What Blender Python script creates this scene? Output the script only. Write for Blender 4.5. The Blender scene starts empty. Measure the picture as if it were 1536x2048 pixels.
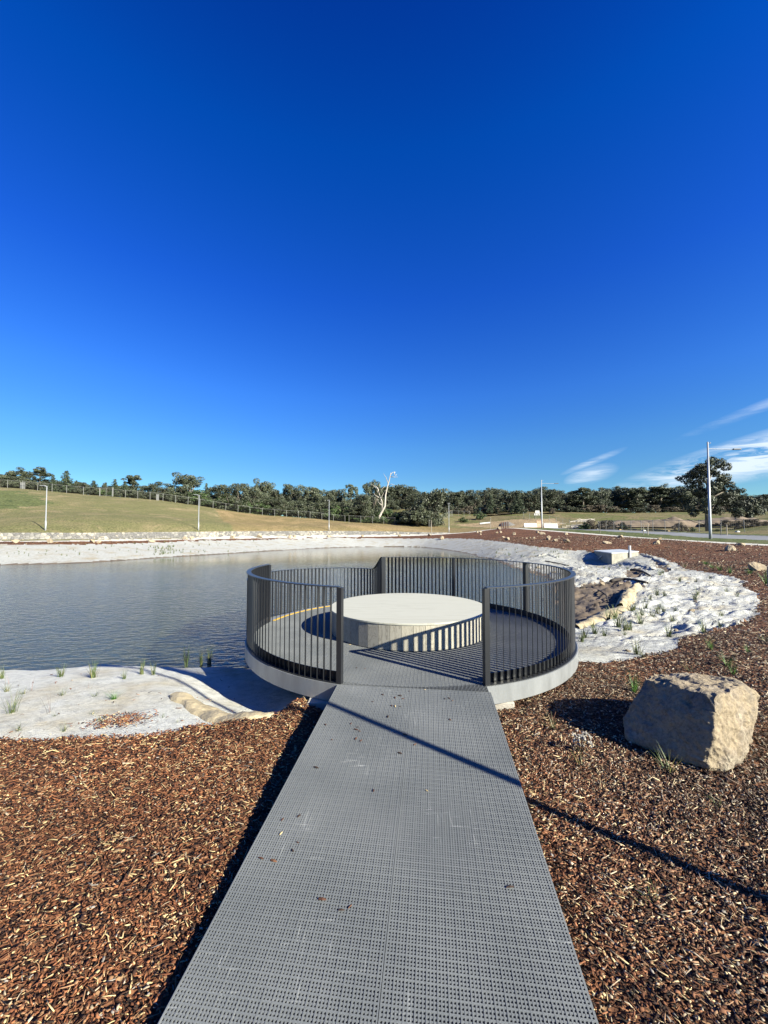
import bpy, bmesh, math, random
import numpy as np
from mathutils import Vector, Matrix, noise as mnoise
random.seed(7); rng = np.random.default_rng(7)
R = math.radians
sc = bpy.context.scene
col = sc.collection

# ------------------------------------------------------------------ camera
CAMH = 1.58; PITCH = R(2.0); FPX = 769.0; SHIFT = 13.0
cam = bpy.data.cameras.new('camera'); co = bpy.data.objects.new('camera', cam); col.objects.link(co)
co.location = (0, 0, CAMH); co.rotation_euler = (R(90) + PITCH, 0, 0)
cam.sensor_fit = 'VERTICAL'; cam.sensor_height = 36; cam.sensor_width = 27
cam.lens = 36 * FPX / 2048; cam.shift_y = SHIFT / 2048
cam.clip_start = .05; cam.clip_end = 4000
sc.camera = co
sc.render.resolution_x = 768; sc.render.resolution_y = 1024

# ------------------------------------------------------------------ sky, sun, exposure
SUN_AZ = R(127.0)            # clockwise from +Y
SUN_EL = R(28.0)
EXPOSURE = 1.6
sc.view_settings.view_transform = 'Standard'; sc.view_settings.look = 'None'
sc.view_settings.gamma = 1; sc.view_settings.exposure = EXPOSURE
sd = Vector((math.sin(SUN_AZ) * math.cos(SUN_EL), math.cos(SUN_AZ) * math.cos(SUN_EL), math.sin(SUN_EL)))
sun = bpy.data.lights.new('sun', 'SUN'); sun.energy = 5.0; sun.angle = R(.5); sun.color = (1, .96, .80)
so = bpy.data.objects.new('sun', sun); col.objects.link(so)
so.rotation_euler = sd.to_track_quat('Z', 'Y').to_euler()

w = bpy.data.worlds.new('World'); sc.world = w; w.use_nodes = True
nt = w.node_tree; nt.nodes.clear()
def N(nt, t, **k):
    n = nt.nodes.new(t)
    for a, b in k.items():
        if a == 'inp':
            for i, v in b.items(): n.inputs[i].default_value = v
        else: setattr(n, a, b)
    return n
def math_(nt, op, a, b=None, clamp=False):
    n = nt.nodes.new('ShaderNodeMath'); n.operation = op; n.use_clamp = clamp
    for i, v in enumerate((a, b)):
        if v is None: continue
        if isinstance(v, (int, float)): n.inputs[i].default_value = v
        else: nt.links.new(v, n.inputs[i])
    return n.outputs[0]
def world():
    L = nt.links.new
    sky = N(nt, 'ShaderNodeTexSky', sky_type='NISHITA', sun_disc=False, sun_elevation=SUN_EL, sun_rotation=SUN_AZ,
            altitude=300, air_density=1.0, dust_density=.25, ozone_density=3.0)
    gam = N(nt, 'ShaderNodeGamma', inp={'Gamma': 1.0}); L(sky.outputs[0], gam.inputs[0])
    hs = N(nt, 'ShaderNodeHueSaturation', inp={'Hue': .515, 'Saturation': 1.28, 'Value': 1.0}); L(gam.outputs[0], hs.inputs['Color'])
    tc = N(nt, 'ShaderNodeTexCoord'); sp = N(nt, 'ShaderNodeSeparateXYZ'); L(tc.outputs['Generated'], sp.inputs[0])
    az = math_(nt, 'ARCTAN2', sp.outputs[0], sp.outputs[1]); el = math_(nt, 'ARCSINE', sp.outputs[2])
    # darken towards the zenith a little more (deep winter sky)
    g = math_(nt, 'MULTIPLY', el, 1.0, True)
    rp = N(nt, 'ShaderNodeValToRGB'); L(g, rp.inputs[0])
    cr = rp.color_ramp
    stops = ((.122, (.39, .577, .628)), (.211, (.415, .665, .744)), (.333, (.372, .677, .927)), (.551, (.171, .537, 1)), (.80, (.02, .512, .945)), (.968, (.02, .354, .80)))
    for i, (p, c) in enumerate(stops):
        e = cr.elements[i] if i < 2 else cr.elements.new(p)
        e.position = p; e.color = (*c, 1)
    mx = N(nt, 'ShaderNodeMix', data_type='RGBA', blend_type='MULTIPLY', inp={0: 1.0}); L(hs.outputs[0], mx.inputs[6]); L(rp.outputs[0], mx.inputs[7])
    # cirrus: streaks in azimuth / elevation
    cb = N(nt, 'ShaderNodeCombineXYZ'); L(az, cb.inputs[0]); L(el, cb.inputs[1])
    mp = N(nt, 'ShaderNodeMapping'); mp.inputs['Rotation'].default_value = (0, 0, R(-19)); mp.inputs['Scale'].default_value = (5, 34, 1); L(cb.outputs[0], mp.inputs[0])
    n0 = N(nt, 'ShaderNodeTexNoise', inp={'Scale': 1.0, 'Detail': 3.0}); L(mp.outputs[0], n0.inputs['Vector'])
    va = N(nt, 'ShaderNodeVectorMath', operation='MULTIPLY_ADD'); va.inputs[1].default_value = (2.2, 2.2, 0)
    L(n0.outputs['Color'], va.inputs[0]); L(mp.outputs[0], va.inputs[2])
    n1 = N(nt, 'ShaderNodeTexNoise', inp={'Scale': 1.5, 'Detail': 10.0, 'Roughness': .68, 'Distortion': .5}); L(va.outputs[0], n1.inputs['Vector'])
    def blob(a0, e0, ra, re, rot):
        # soft ellipse in the sky
        da = math_(nt, 'SUBTRACT', az, a0); de = math_(nt, 'SUBTRACT', el, e0)
        c, s = math.cos(rot), math.sin(rot)
        u = math_(nt, 'ADD', math_(nt, 'MULTIPLY', da, c / ra), math_(nt, 'MULTIPLY', de, s / ra))
        v = math_(nt, 'ADD', math_(nt, 'MULTIPLY', da, -s / re), math_(nt, 'MULTIPLY', de, c / re))
        d = math_(nt, 'SQRT', math_(nt, 'ADD', math_(nt, 'MULTIPLY', u, u), math_(nt, 'MULTIPLY', v, v)))
        return math_(nt, 'SUBTRACT', 1.0, d, True)
    m = None
    for a0, e0, ra, re, rot, k in ((.82, .150, .30, .046, R(12), 2.4), (.70, .127, .10, .02, R(14), 1.0), (.495, .130, .060, .022, R(14), 1.0), (.50, .16, .075, .009, R(20), .8), (.80, .235, .16, .012, R(17), .45)):
        b = math_(nt, 'MULTIPLY', blob(a0, e0, ra, re, rot), k); m = b if m is None else math_(nt, 'MAXIMUM', m, b)
    c1 = math_(nt, 'MULTIPLY', math_(nt, 'SUBTRACT', n1.outputs[0], .36, True), 1.15)
    cl = math_(nt, 'MULTIPLY', math_(nt, 'MULTIPLY', c1, m), 3.2, True)
    cl = math_(nt, 'MULTIPLY', cl, .95)
    mc = N(nt, 'ShaderNodeMix', data_type='RGBA'); L(cl, mc.inputs[0]); L(mx.outputs[2], mc.inputs[6]); mc.inputs[7].default_value = (3.9, 4.5, 5.1, 1)
    bg = N(nt, 'ShaderNodeBackground', inp={'Strength': .073}); L(mc.outputs[2], bg.inputs[0])
    o = N(nt, 'ShaderNodeOutputWorld'); L(bg.outputs[0], o.inputs[0])
world()

# ------------------------------------------------------------------ material helpers
def new_mat(name):
    m = bpy.data.materials.new(name); m.use_nodes = True
    t = m.node_tree; b = t.nodes['Principled BSDF']
    return m, t, b
def pmat(name, color, rough=.6, metal=0, var=.0, scale=5, bump=0, bscale=40, stretch=(1, 1, 1), col2=None, spec=.5, coord='Object', attr=None, detail=5):
    m, t, b = new_mat(name); L = t.links.new
    tc = N(t, 'ShaderNodeTexCoord'); mp = N(t, 'ShaderNodeMapping'); mp.inputs['Scale'].default_value = stretch; L(tc.outputs[coord], mp.inputs[0])
    b.inputs['Roughness'].default_value = rough; b.inputs['Metallic'].default_value = metal
    b.inputs['Specular IOR Level'].default_value = spec
    if not name.endswith('foliage') and attr is None: color = tuple(c * .68 for c in color)
    c2 = col2 or tuple(c * (1 - var) for c in color)
    n = N(t, 'ShaderNodeTexNoise', inp={'Scale': scale, 'Detail': detail, 'Roughness': .6}); L(mp.outputs[0], n.inputs['Vector'])
    r = N(t, 'ShaderNodeValToRGB'); L(n.outputs[0], r.inputs[0])
    r.color_ramp.elements[0].position = .36; r.color_ramp.elements[1].position = .64
    r.color_ramp.elements[0].color = (*c2, 1); r.color_ramp.elements[1].color = (*color, 1)
    out = r.outputs[0]
    if attr:
        a = N(t, 'ShaderNodeAttribute', attribute_name=attr); mx = N(t, 'ShaderNodeMix', data_type='RGBA', blend_type='MULTIPLY', inp={0: 1.0})
        L(out, mx.inputs[6]); L(a.outputs['Color'], mx.inputs[7]); out = mx.outputs[2]
    L(out, b.inputs['Base Color'])
    if bump:
        nb = N(t, 'ShaderNodeTexNoise', inp={'Scale': bscale, 'Detail': 6.0}); L(mp.outputs[0], nb.inputs['Vector'])
        bp = N(t, 'ShaderNodeBump', inp={'Strength': bump, 'Distance': .02}); L(nb.outputs[0], bp.inputs['Height']); L(bp.outputs[0], b.inputs['Normal'])
    return m
M = {}
M['steel'] = pmat('galvanised_steel', (.52, .54, .55), .42, .55, .22, 6, .08, 60, (1, 1, .3))
M['rail'] = pmat('charcoal_powdercoat', (.021, .023, .027), .38, 0, .1, 8, spec=.6)
M['rail_top'] = pmat('charcoal_handrail', (.045, .05, .058), .36, 0, .15, 8, spec=.7)
M['concrete'] = pmat('concrete', (.52, .48, .41), .85, 0, .2, 6, .3, 60)
M['path'] = pmat('path_concrete', (.66, .62, .54), .85, 0, .12, .6, .1, 30)
M['yellow'] = pmat('yellow_nosing', (.75, .47, .05), .6, 0, .2, 10)
M['asphalt'] = pmat('asphalt', (.22, .225, .235), .9, 0, .15, .5, .1, 30)
M['kerb_shade'] = pmat('kerb_shade', (.04, .042, .045), .9, 0, .15, .5)  # near-black colour standing in for the shadow at the far kerb
M['pole'] = pmat('galvanised_pole', (.50, .52, .54), .45, .3, .1, 3)
M['pole_dark'] = pmat('lamp_head', (.12, .12, .13), .5, 0, .1, 3)
M['wood_grey'] = pmat('weathered_timber', (.42, .37, .29), .85, 0, .35, 3, .4, 30, (1, 1, .2))
M['fence'] = pmat('fence_steel', (.34, .34, .32), .6, .2, .15, 3)
M['fence_wire'] = pmat('fence_wire', (.17, .17, .155), .7, .0, .15, 3)
M['white_paint'] = pmat('white_plastic', (.75, .74, .70), .6, 0, .12, 3)
M['orange_plastic'] = pmat('faded_orange_plastic', (.62, .38, .25), .7, 0, .25, 3)
M['red_post'] = pmat('dark_red_timber', (.10, .035, .025), .8, 0, .2, 3)
M['gravel'] = pmat('gravel', (.2, .19, .18), .95, 0, .5, 6, .6, 10)
M['bark'] = pmat('gum_bark', (.32, .27, .21), .9, 0, .6, 1.5, .5, 10, (1, 1, .3))
M['dead_bark'] = pmat('bleached_bark', (.62, .56, .48), .85, 0, .35, 1.2, .4, 10, (1, 1, .3))
M['leaf_gum'] = pmat('gum_foliage', (.064, .075, .042), .6, 0, .35, 1.2, attr='tint')
M['leaf_dark'] = pmat('dark_foliage', (.05, .07, .035), .6, 0, .3, 1.2, attr='tint')
M['leaf_shrub'] = pmat('shrub_foliage', (.06, .095, .03), .6, 0, .3, 1.2, attr='tint')
M['leaf_brown'] = pmat('dry_scrub', (.13, .105, .075), .8, 0, .3, 1.2, attr='tint')
M['blade'] = pmat('sedge_green', (.09, .125, .035), .55, 0, .35, 8, attr='tint')
M['blade_dark'] = pmat('reed_dark', (.05, .075, .03), .5, 0, .3, 8, attr='tint')
M['chip'] = pmat('bark_chip', (.9, .9, .9), .85, 0, .35, 60, attr='tint', spec=.25)
M['tan_fabric'] = pmat('coir_matting', (.56, .46, .29), .95, 0, .35, 8, .8, 24)
M['dark_wood'] = pmat('dark_wet_timber', (.07, .055, .045), .9, 0, .5, 12, .6, 30)
M['soil'] = pmat('soil', (.19, .14, .095), .95, 0, .45, 2.2, 1.0, 12)
M['dirt'] = pmat('dirt_mound', (.24, .18, .125), .95, 0, .4, .4, 1.0, 3)

def fabric_mat():
    m, t, b = new_mat('white_geotextile'); L = t.links.new
    g = N(t, 'ShaderNodeNewGeometry')
    b.inputs['Roughness'].default_value = .95; b.inputs['Specular IOR Level'].default_value = .15
    n = N(t, 'ShaderNodeTexNoise', inp={'Scale': .9, 'Detail': 7.0, 'Roughness': .6}); L(g.outputs['Position'], n.inputs['Vector'])
    r = N(t, 'ShaderNodeValToRGB'); L(n.outputs[0], r.inputs[0]); cr = r.color_ramp
    cr.elements[0].position = .30; cr.elements[0].color = (.40, .35, .255, 1)
    cr.elements[1].position = .52; cr.elements[1].color = (.475, .475, .44, 1)
    e = cr.elements.new(.42); e.color = (.445, .43, .375, 1)
    # dark flecks of bark
    v = N(t, 'ShaderNodeTexNoise', inp={'Scale': 26.0, 'Detail': 3.0}); L(g.outputs['Position'], v.inputs['Vector'])
    r2 = N(t, 'ShaderNodeValToRGB'); L(v.outputs[0], r2.inputs[0]); r2.color_ramp.elements[0].position = .27; r2.color_ramp.elements[0].color = (.35, .28, .22, 1)
    r2.color_ramp.elements[1].position = .31; r2.color_ramp.elements[1].color = (1, 1, 1, 1)
    mx = N(t, 'ShaderNodeMix', data_type='RGBA', blend_type='MULTIPLY', inp={0: .8}); L(r.outputs[0], mx.inputs[6]); L(r2.outputs[0], mx.inputs[7])
    # colour darkened towards the far bank to offset its strong sunlight, plus faint blotches
    sp = N(t, 'ShaderNodeSeparateXYZ'); L(g.outputs['Position'], sp.inputs[0]); fy = N(t, 'ShaderNodeMapRange', inp={1: 10.0, 2: 24.0, 3: 1.0, 4: .66}); L(sp.outputs[1], fy.inputs[0])
    st = N(t, 'ShaderNodeTexNoise', inp={'Scale': 7.0, 'Detail': 8.0, 'Roughness': .7}); L(g.outputs['Position'], st.inputs['Vector'])
    sm = N(t, 'ShaderNodeMapRange', inp={1: .32, 2: .55, 3: .78, 4: 1.10}); L(st.outputs[0], sm.inputs[0])
    vm = N(t, 'ShaderNodeVectorMath', operation='SCALE'); L(mx.outputs[2], vm.inputs[0]); L(math_(t, 'MULTIPLY', fy.outputs[0], sm.outputs[0]), vm.inputs['Scale'])
    L(vm.outputs[0], b.inputs['Base Color'])
    mp = N(t, 'ShaderNodeMapping'); mp.inputs['Rotation'].default_value = (0, 0, R(25)); mp.inputs['Scale'].default_value = (1, 2.6, 1); L(g.outputs['Position'], mp.inputs[0])
    w1 = N(t, 'ShaderNodeTexNoise', inp={'Scale': 3.2, 'Detail': 8.0, 'Roughness': .58, 'Distortion': .6}); L(mp.outputs[0], w1.inputs['Vector'])
    sx = N(t, 'ShaderNodeSeparateXYZ'); L(g.outputs['Position'], sx.inputs[0]); mr = N(t, 'ShaderNodeMapRange', inp={1: -1.0, 2: 3.5, 3: .22, 4: 1.0}); L(sx.outputs[0], mr.inputs[0])
    bp = N(t, 'ShaderNodeBump', inp={'Strength': 1.0, 'Distance': .12}); L(mr.outputs[0], bp.inputs['Strength']); L(w1.outputs[0], bp.inputs['Height'])
    mp2 = N(t, 'ShaderNodeMapping'); mp2.inputs['Rotation'].default_value = (0, 0, R(-18)); mp2.inputs['Scale'].default_value = (1, 2.2, 1); L(g.outputs['Position'], mp2.inputs[0])
    w2 = N(t, 'ShaderNodeTexNoise', inp={'Scale': 15.0, 'Detail': 7.0, 'Roughness': .66, 'Distortion': 1.1}); L(mp2.outputs[0], w2.inputs['Vector'])
    cr2 = math_(t, 'ABSOLUTE', math_(t, 'SUBTRACT', w2.outputs[0], .5))
    b2 = N(t, 'ShaderNodeBump', inp={'Strength': .9, 'Distance': .05}); L(cr2, b2.inputs['Height']); L(bp.outputs[0], b2.inputs['Normal']); L(b2.outputs[0], b.inputs['Normal'])
    return m
M['fabric'] = fabric_mat()

def mulch_mat():
    m, t, b = new_mat('bark_mulch'); L = t.links.new
    g = N(t, 'ShaderNodeNewGeometry')
    b.inputs['Roughness'].default_value = .9; b.inputs['Specular IOR Level'].default_value = .2
    nz = N(t, 'ShaderNodeTexNoise', inp={'Scale': 9.0, 'Detail': 4.0}); L(g.outputs['Position'], nz.inputs['Vector'])
    va = N(t, 'ShaderNodeVectorMath', operation='MULTIPLY_ADD'); va.inputs[1].default_value = (.10, .10, .10); L(nz.outputs['Color'], va.inputs[0]); L(g.outputs['Position'], va.inputs[2])
    mp = N(t, 'ShaderNodeMapping'); mp.inputs['Scale'].default_value = (1, 1.8, 1); mp.inputs['Rotation'].default_value = (0, 0, R(30)); L(va.outputs[0], mp.inputs[0])
    vo = N(t, 'ShaderNodeTexVoronoi', inp={'Scale': 26.0, 'Randomness': 1.0}); L(mp.outputs[0], vo.inputs['Vector'])
    sp = N(t, 'ShaderNodeSeparateColor'); L(vo.outputs['Color'], sp.inputs[0])
    r = N(t, 'ShaderNodeValToRGB'); L(sp.outputs[0], r.inputs[0]); cr = r.color_ramp
    cr.elements[0].position = 0; cr.elements[0].color = (.045, .023, .013, 1)
    cr.elements[1].position = 1; cr.elements[1].color = (.30, .20, .11, 1)
    e = cr.elements.new(.45); e.color = (.12, .052, .026, 1)
    e = cr.elements.new(.86); e.color = (.2, .095, .048, 1)
    big = N(t, 'ShaderNodeTexNoise', inp={'Scale': .45, 'Detail': 3.0}); L(g.outputs['Position'], big.inputs['Vector'])
    r3 = N(t, 'ShaderNodeValToRGB'); L(big.outputs[0], r3.inputs[0]); r3.color_ramp.elements[0].position = .35; r3.color_ramp.elements[0].color = (.62, .60, .60, 1)
    r3.color_ramp.elements[1].position = .6; r3.color_ramp.elements[1].color = (.88, .82, .78, 1)
    mx = N(t, 'ShaderNodeMix', data_type='RGBA', blend_type='MULTIPLY', inp={0: 1.0}); L(r.outputs[0], mx.inputs[6]); L(r3.outputs[0], mx.inputs[7])
    L(mx.outputs[2], b.inputs['Base Color'])
    bp = N(t, 'ShaderNodeBump', inp={'Strength': 1.0, 'Distance': .03}); L(vo.outputs['Distance'], bp.inputs['Height']); L(bp.outputs[0], b.inputs['Normal'])
    return m
M['mulch'] = mulch_mat()

def grass_mat(name, cols, scale=.12, fine=6, bump=.5):
    m, t, b = new_mat(name); L = t.links.new
    g = N(t, 'ShaderNodeNewGeometry'); b.inputs['Roughness'].default_value = .95; b.inputs['Specular IOR Level'].default_value = .1
    n = N(t, 'ShaderNodeTexNoise', inp={'Scale': scale, 'Detail': 9.0, 'Roughness': .68, 'Distortion': .8}); L(g.outputs['Position'], n.inputs['Vector'])
    r = N(t, 'ShaderNodeValToRGB'); L(n.outputs[0], r.inputs[0]); cr = r.color_ramp
    k = len(cols)
    for i, c in enumerate(cols):
        p = .34 + .32 * i / (k - 1)
        if i < 2: e = cr.elements[i]; e.position = p
        else: e = cr.elements.new(p)
        e.color = (c[0] * .64, c[1] * .63, c[2] * .62, 1)
    f = N(t, 'ShaderNodeTexNoise', inp={'Scale': fine, 'Detail': 6.0}); L(g.outputs['Position'], f.inputs['Vector'])
    r2 = N(t, 'ShaderNodeValToRGB'); L(f.outputs[0], r2.inputs[0]); r2.color_ramp.elements[0].position = .36; r2.color_ramp.elements[0].color = (.5, .5, .48, 1)
    r2.color_ramp.elements[1].position = .6; r2.color_ramp.elements[1].color = (1.15, 1.15, 1.1, 1)
    mx = N(t, 'ShaderNodeMix', data_type='RGBA', blend_type='MULTIPLY', inp={0: 1.0}); L(r.outputs[0], mx.inputs[6]); L(r2.outputs[0], mx.inputs[7]); L(mx.outputs[2], b.inputs['Base Color'])
    bp = N(t, 'ShaderNodeBump', inp={'Strength': bump, 'Distance': .15}); L(f.outputs[0], bp.inputs['Height']); L(bp.outputs[0], b.inputs['Normal'])
    return m
M['hill'] = grass_mat('thin_grass', [(.40, .32, .19), (.25, .225, .115), (.20, .20, .09), (.35, .285, .165)])
M['hill_dry'] = grass_mat('dry_grass', [(.42, .31, .17), (.36, .27, .14), (.26, .21, .10), (.40, .30, .17)])
M['weeds'] = grass_mat('green_weeds', [(.12, .15, .055), (.17, .19, .08), (.09, .12, .045)], .5, 3, 1)
M['verge'] = grass_mat('verge_grass', [(.13, .13, .06), (.11, .15, .055), (.24, .2, .12)], .5, 4)
M['field'] = grass_mat('field', [(.15, .14, .065), (.26, .21, .12), (.14, .16, .055), (.22, .19, .11)], .09, 2)
M['sand'] = grass_mat('pale_dirt', [(.48, .37, .24), (.42, .32, .2), (.38, .28, .17)], .3, 3)

def water_mat():
    m, t, b = new_mat('pond_water'); L = t.links.new
    g = N(t, 'ShaderNodeNewGeometry')
    # silty water scatters light sideways, so shadows on it stay soft
    b.subsurface_method = 'BURLEY'; b.inputs['Subsurface Weight'].default_value = 1.0; b.inputs['Subsurface Radius'].default_value = (1.0, 1.0, .9); b.inputs['Subsurface Scale'].default_value = .55
    b.inputs['Base Color'].default_value = (.040, .047, .030, 1); b.inputs['Roughness'].default_value = .06; b.inputs['IOR'].default_value = 1.33
    b.inputs['Specular IOR Level'].default_value = .5
    mp = N(t, 'ShaderNodeMapping'); mp.inputs['Rotation'].default_value = (0, 0, R(-20)); mp.inputs['Scale'].default_value = (1, 2.0, 1); L(g.outputs['Position'], mp.inputs[0])
    n1 = N(t, 'ShaderNodeTexNoise', inp={'Scale': 4.2, 'Detail': 4.0, 'Roughness': .5, 'Distortion': .4}); L(mp.outputs[0], n1.inputs['Vector'])
    n2 = N(t, 'ShaderNodeTexNoise', inp={'Scale': .25, 'Detail': 2.0}); L(g.outputs['Position'], n2.inputs['Vector'])
    # calmer water towards the far sheltered bank
    sp = N(t, 'ShaderNodeSeparateXYZ'); L(g.outputs['Position'], sp.inputs[0])
    calm = N(t, 'ShaderNodeMapRange', inp={1: 12.0, 2: 30.0, 3: 1.0, 4: .10}); L(sp.outputs[1], calm.inputs[0])
    h = math_(t, 'MULTIPLY', math_(t, 'MULTIPLY', n1.outputs[0], math_(t, 'ADD', n2.outputs[0], .35)), calm.outputs[0])
    bp = N(t, 'ShaderNodeBump', inp={'Strength': .55, 'Distance': .09}); L(h, bp.inputs['Height']); L(bp.outputs[0], b.inputs['Normal'])
    return m
M['water'] = water_mat()

def wall_mat():
    m, t, b = new_mat('stone_pitching'); L = t.links.new
    g = N(t, 'ShaderNodeNewGeometry'); b.inputs['Roughness'].default_value = .9
    vo = N(t, 'ShaderNodeTexVoronoi', inp={'Scale': 3.6}); L(g.outputs['Position'], vo.inputs['Vector'])
    sp = N(t, 'ShaderNodeSeparateColor'); L(vo.outputs['Color'], sp.inputs[0])
    n = N(t, 'ShaderNodeTexNoise', inp={'Scale': .13, 'Detail': 2.0}); L(g.outputs['Position'], n.inputs['Vector'])
    s = math_(t, 'ADD', sp.outputs[0], math_(t, 'MULTIPLY', math_(t, 'SUBTRACT', n.outputs[0], .70), 1.8), True)
    r = N(t, 'ShaderNodeValToRGB'); L(s, r.inputs[0]); cr = r.color_ramp
    cr.elements[0].color = (.11, .105, .10, 1); cr.elements[1].color = (.50, .44, .34, 1); e = cr.elements.new(.5); e.color = (.20, .19, .17, 1); e = cr.elements.new(.8); e.color = (.34, .29, .22, 1)
    ed = N(t, 'ShaderNodeTexVoronoi', feature='DISTANCE_TO_EDGE', inp={'Scale': 3.6}); L(g.outputs['Position'], ed.inputs['Vector'])
    r2 = N(t, 'ShaderNodeValToRGB'); L(ed.outputs[0], r2.inputs[0]); r2.color_ramp.elements[0].color = (.3, .28, .25, 1); r2.color_ramp.elements[1].position = .06
    mx = N(t, 'ShaderNodeMix', data_type='RGBA', blend_type='MULTIPLY', inp={0: 1.0}); L(r.outputs[0], mx.inputs[6]); L(r2.outputs[0], mx.inputs[7]); L(mx.outputs[2], b.inputs['Base Color'])
    bp = N(t, 'ShaderNodeBump', inp={'Strength': 1.0, 'Distance': .1}); L(ed.outputs[0], bp.inputs['Height']); L(bp.outputs[0], b.inputs['Normal'])
    return m
M['stone_wall'] = wall_mat()

def rock_mat():
    m, t, b = new_mat('basalt_boulder'); L = t.links.new
    tc = N(t, 'ShaderNodeTexCoord'); b.inputs['Roughness'].default_value = .92; b.inputs['Specular IOR Level'].default_value = .2
    oi = N(t, 'ShaderNodeObjectInfo')
    n = N(t, 'ShaderNodeTexNoise', inp={'Scale': 2.6, 'Detail': 8.0, 'Roughness': .65, 'Distortion': .3}); L(tc.outputs['Object'], n.inputs['Vector'])
    r = N(t, 'ShaderNodeValToRGB'); L(n.outputs[0], r.inputs[0]); cr = r.color_ramp
    cr.elements[0].position = .3; cr.elements[0].color = (.19, .17, .145, 1); cr.elements[1].position = .68; cr.elements[1].color = (.42, .375, .285, 1)
    e = cr.elements.new(.5); e.color = (.33, .27, .185, 1); e = cr.elements.new(.58); e.color = (.28, .235, .18, 1)
    f = N(t, 'ShaderNodeTexNoise', inp={'Scale': 38.0, 'Detail': 9.0, 'Roughness': .8}); L(tc.outputs['Object'], f.inputs['Vector'])
    r2 = N(t, 'ShaderNodeValToRGB'); L(f.outputs[0], r2.inputs[0]); r2.color_ramp.elements[0].position = .32; r2.color_ramp.elements[0].color = (.5, .47, .45, 1); r2.color_ramp.elements[1].position = .56; r2.color_ramp.elements[1].color = (1.05, 1.03, 1, 1)
    mx = N(t, 'ShaderNodeMix', data_type='RGBA', blend_type='MULTIPLY', inp={0: 1.0}); L(r.outputs[0], mx.inputs[6]); L(r2.outputs[0], mx.inputs[7])
    L(mx.outputs[2], b.inputs['Base Color'])
    bp = N(t, 'ShaderNodeBump', inp={'Strength': 1.0, 'Distance': .02}); L(f.outputs[0], bp.inputs['Height']); L(bp.outputs[0], b.inputs['Normal'])
    return m
M['rock'] = rock_mat()

def grating_mat():
    m, t, b = new_mat('grit_top_grating'); L = t.links.new
    g = N(t, 'ShaderNodeNewGeometry'); b.inputs['Roughness'].default_value = .75; b.inputs['Specular IOR Level'].default_value = .4
    n = N(t, 'ShaderNodeTexNoise', inp={'Scale': 1.7, 'Detail': 5.0}); L(g.outputs['Position'], n.inputs['Vector'])
    r = N(t, 'ShaderNodeValToRGB'); L(n.outputs[0], r.inputs[0]); r.color_ramp.elements[0].position = .35; r.color_ramp.elements[1].position = .7
    r.color_ramp.elements[0].color = (.112, .120, .122, 1); r.color_ramp.elements[1].color = (.156, .163, .162, 1)
    gr = N(t, 'ShaderNodeTexNoise', inp={'Scale': 420.0, 'Detail': 2.0}); L(g.outputs['Position'], gr.inputs['Vector'])
    r2 = N(t, 'ShaderNodeValToRGB'); L(gr.outputs[0], r2.inputs[0]); r2.color_ramp.elements[0].position = .3; r2.color_ramp.elements[0].color = (.72, .72, .72, 1); r2.color_ramp.elements[1].position = .7; r2.color_ramp.elements[1].color = (1.15, 1.15, 1.15, 1)
    mx = N(t, 'ShaderNodeMix', data_type='RGBA', blend_type='MULTIPLY', inp={0: 1.0}); L(r.outputs[0], mx.inputs[6]); L(r2.outputs[0], mx.inputs[7])
    # scuffed pale dust in patches on the bars
    d1 = N(t, 'ShaderNodeTexNoise', inp={'Scale': 2.4, 'Detail': 3.0}); L(g.outputs['Position'], d1.inputs['Vector'])
    mp = N(t, 'ShaderNodeMapping'); mp.inputs['Rotation'].default_value = (0, 0, R(-6.97)); mp.inputs['Scale'].default_value = (70, 5, 1)
    L(g.outputs['Position'], mp.inputs[0]); d2 = N(t, 'ShaderNodeTexNoise', inp={'Scale': 1.0, 'Detail': 2.0}); L(mp.outputs[0], d2.inputs['Vector'])
    mp3 = N(t, 'ShaderNodeMapping'); mp3.inputs['Rotation'].default_value = (0, 0, R(-6.97)); mp3.inputs['Scale'].default_value = (6, 70, 1)
    L(g.outputs['Position'], mp3.inputs[0]); d3 = N(t, 'ShaderNodeTexNoise', inp={'Scale': 1.0, 'Detail': 2.0}); L(mp3.outputs[0], d3.inputs['Vector'])
    dd = math_(t, 'MAXIMUM', d2.outputs[0], d3.outputs[0])
    k = math_(t, 'MULTIPLY', math_(t, 'SUBTRACT', dd, .63, True), math_(t, 'MULTIPLY', math_(t, 'SUBTRACT', d1.outputs[0], .50, True), 50), True)
    m2 = N(t, 'ShaderNodeMix', data_type='RGBA'); L(math_(t, 'MULTIPLY', k, .32), m2.inputs[0]); L(mx.outputs[2], m2.inputs[6]); m2.inputs[7].default_value = (.62, .62, .58, 1)
    L(m2.outputs[2], b.inputs['Base Color'])
    bp = N(t, 'ShaderNodeBump', inp={'Strength': .5, 'Distance': .002}); L(gr.outputs[0], bp.inputs['Height']); L(bp.outputs[0], b.inputs['Normal'])
    return m
M['grating'] = grating_mat()

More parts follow.
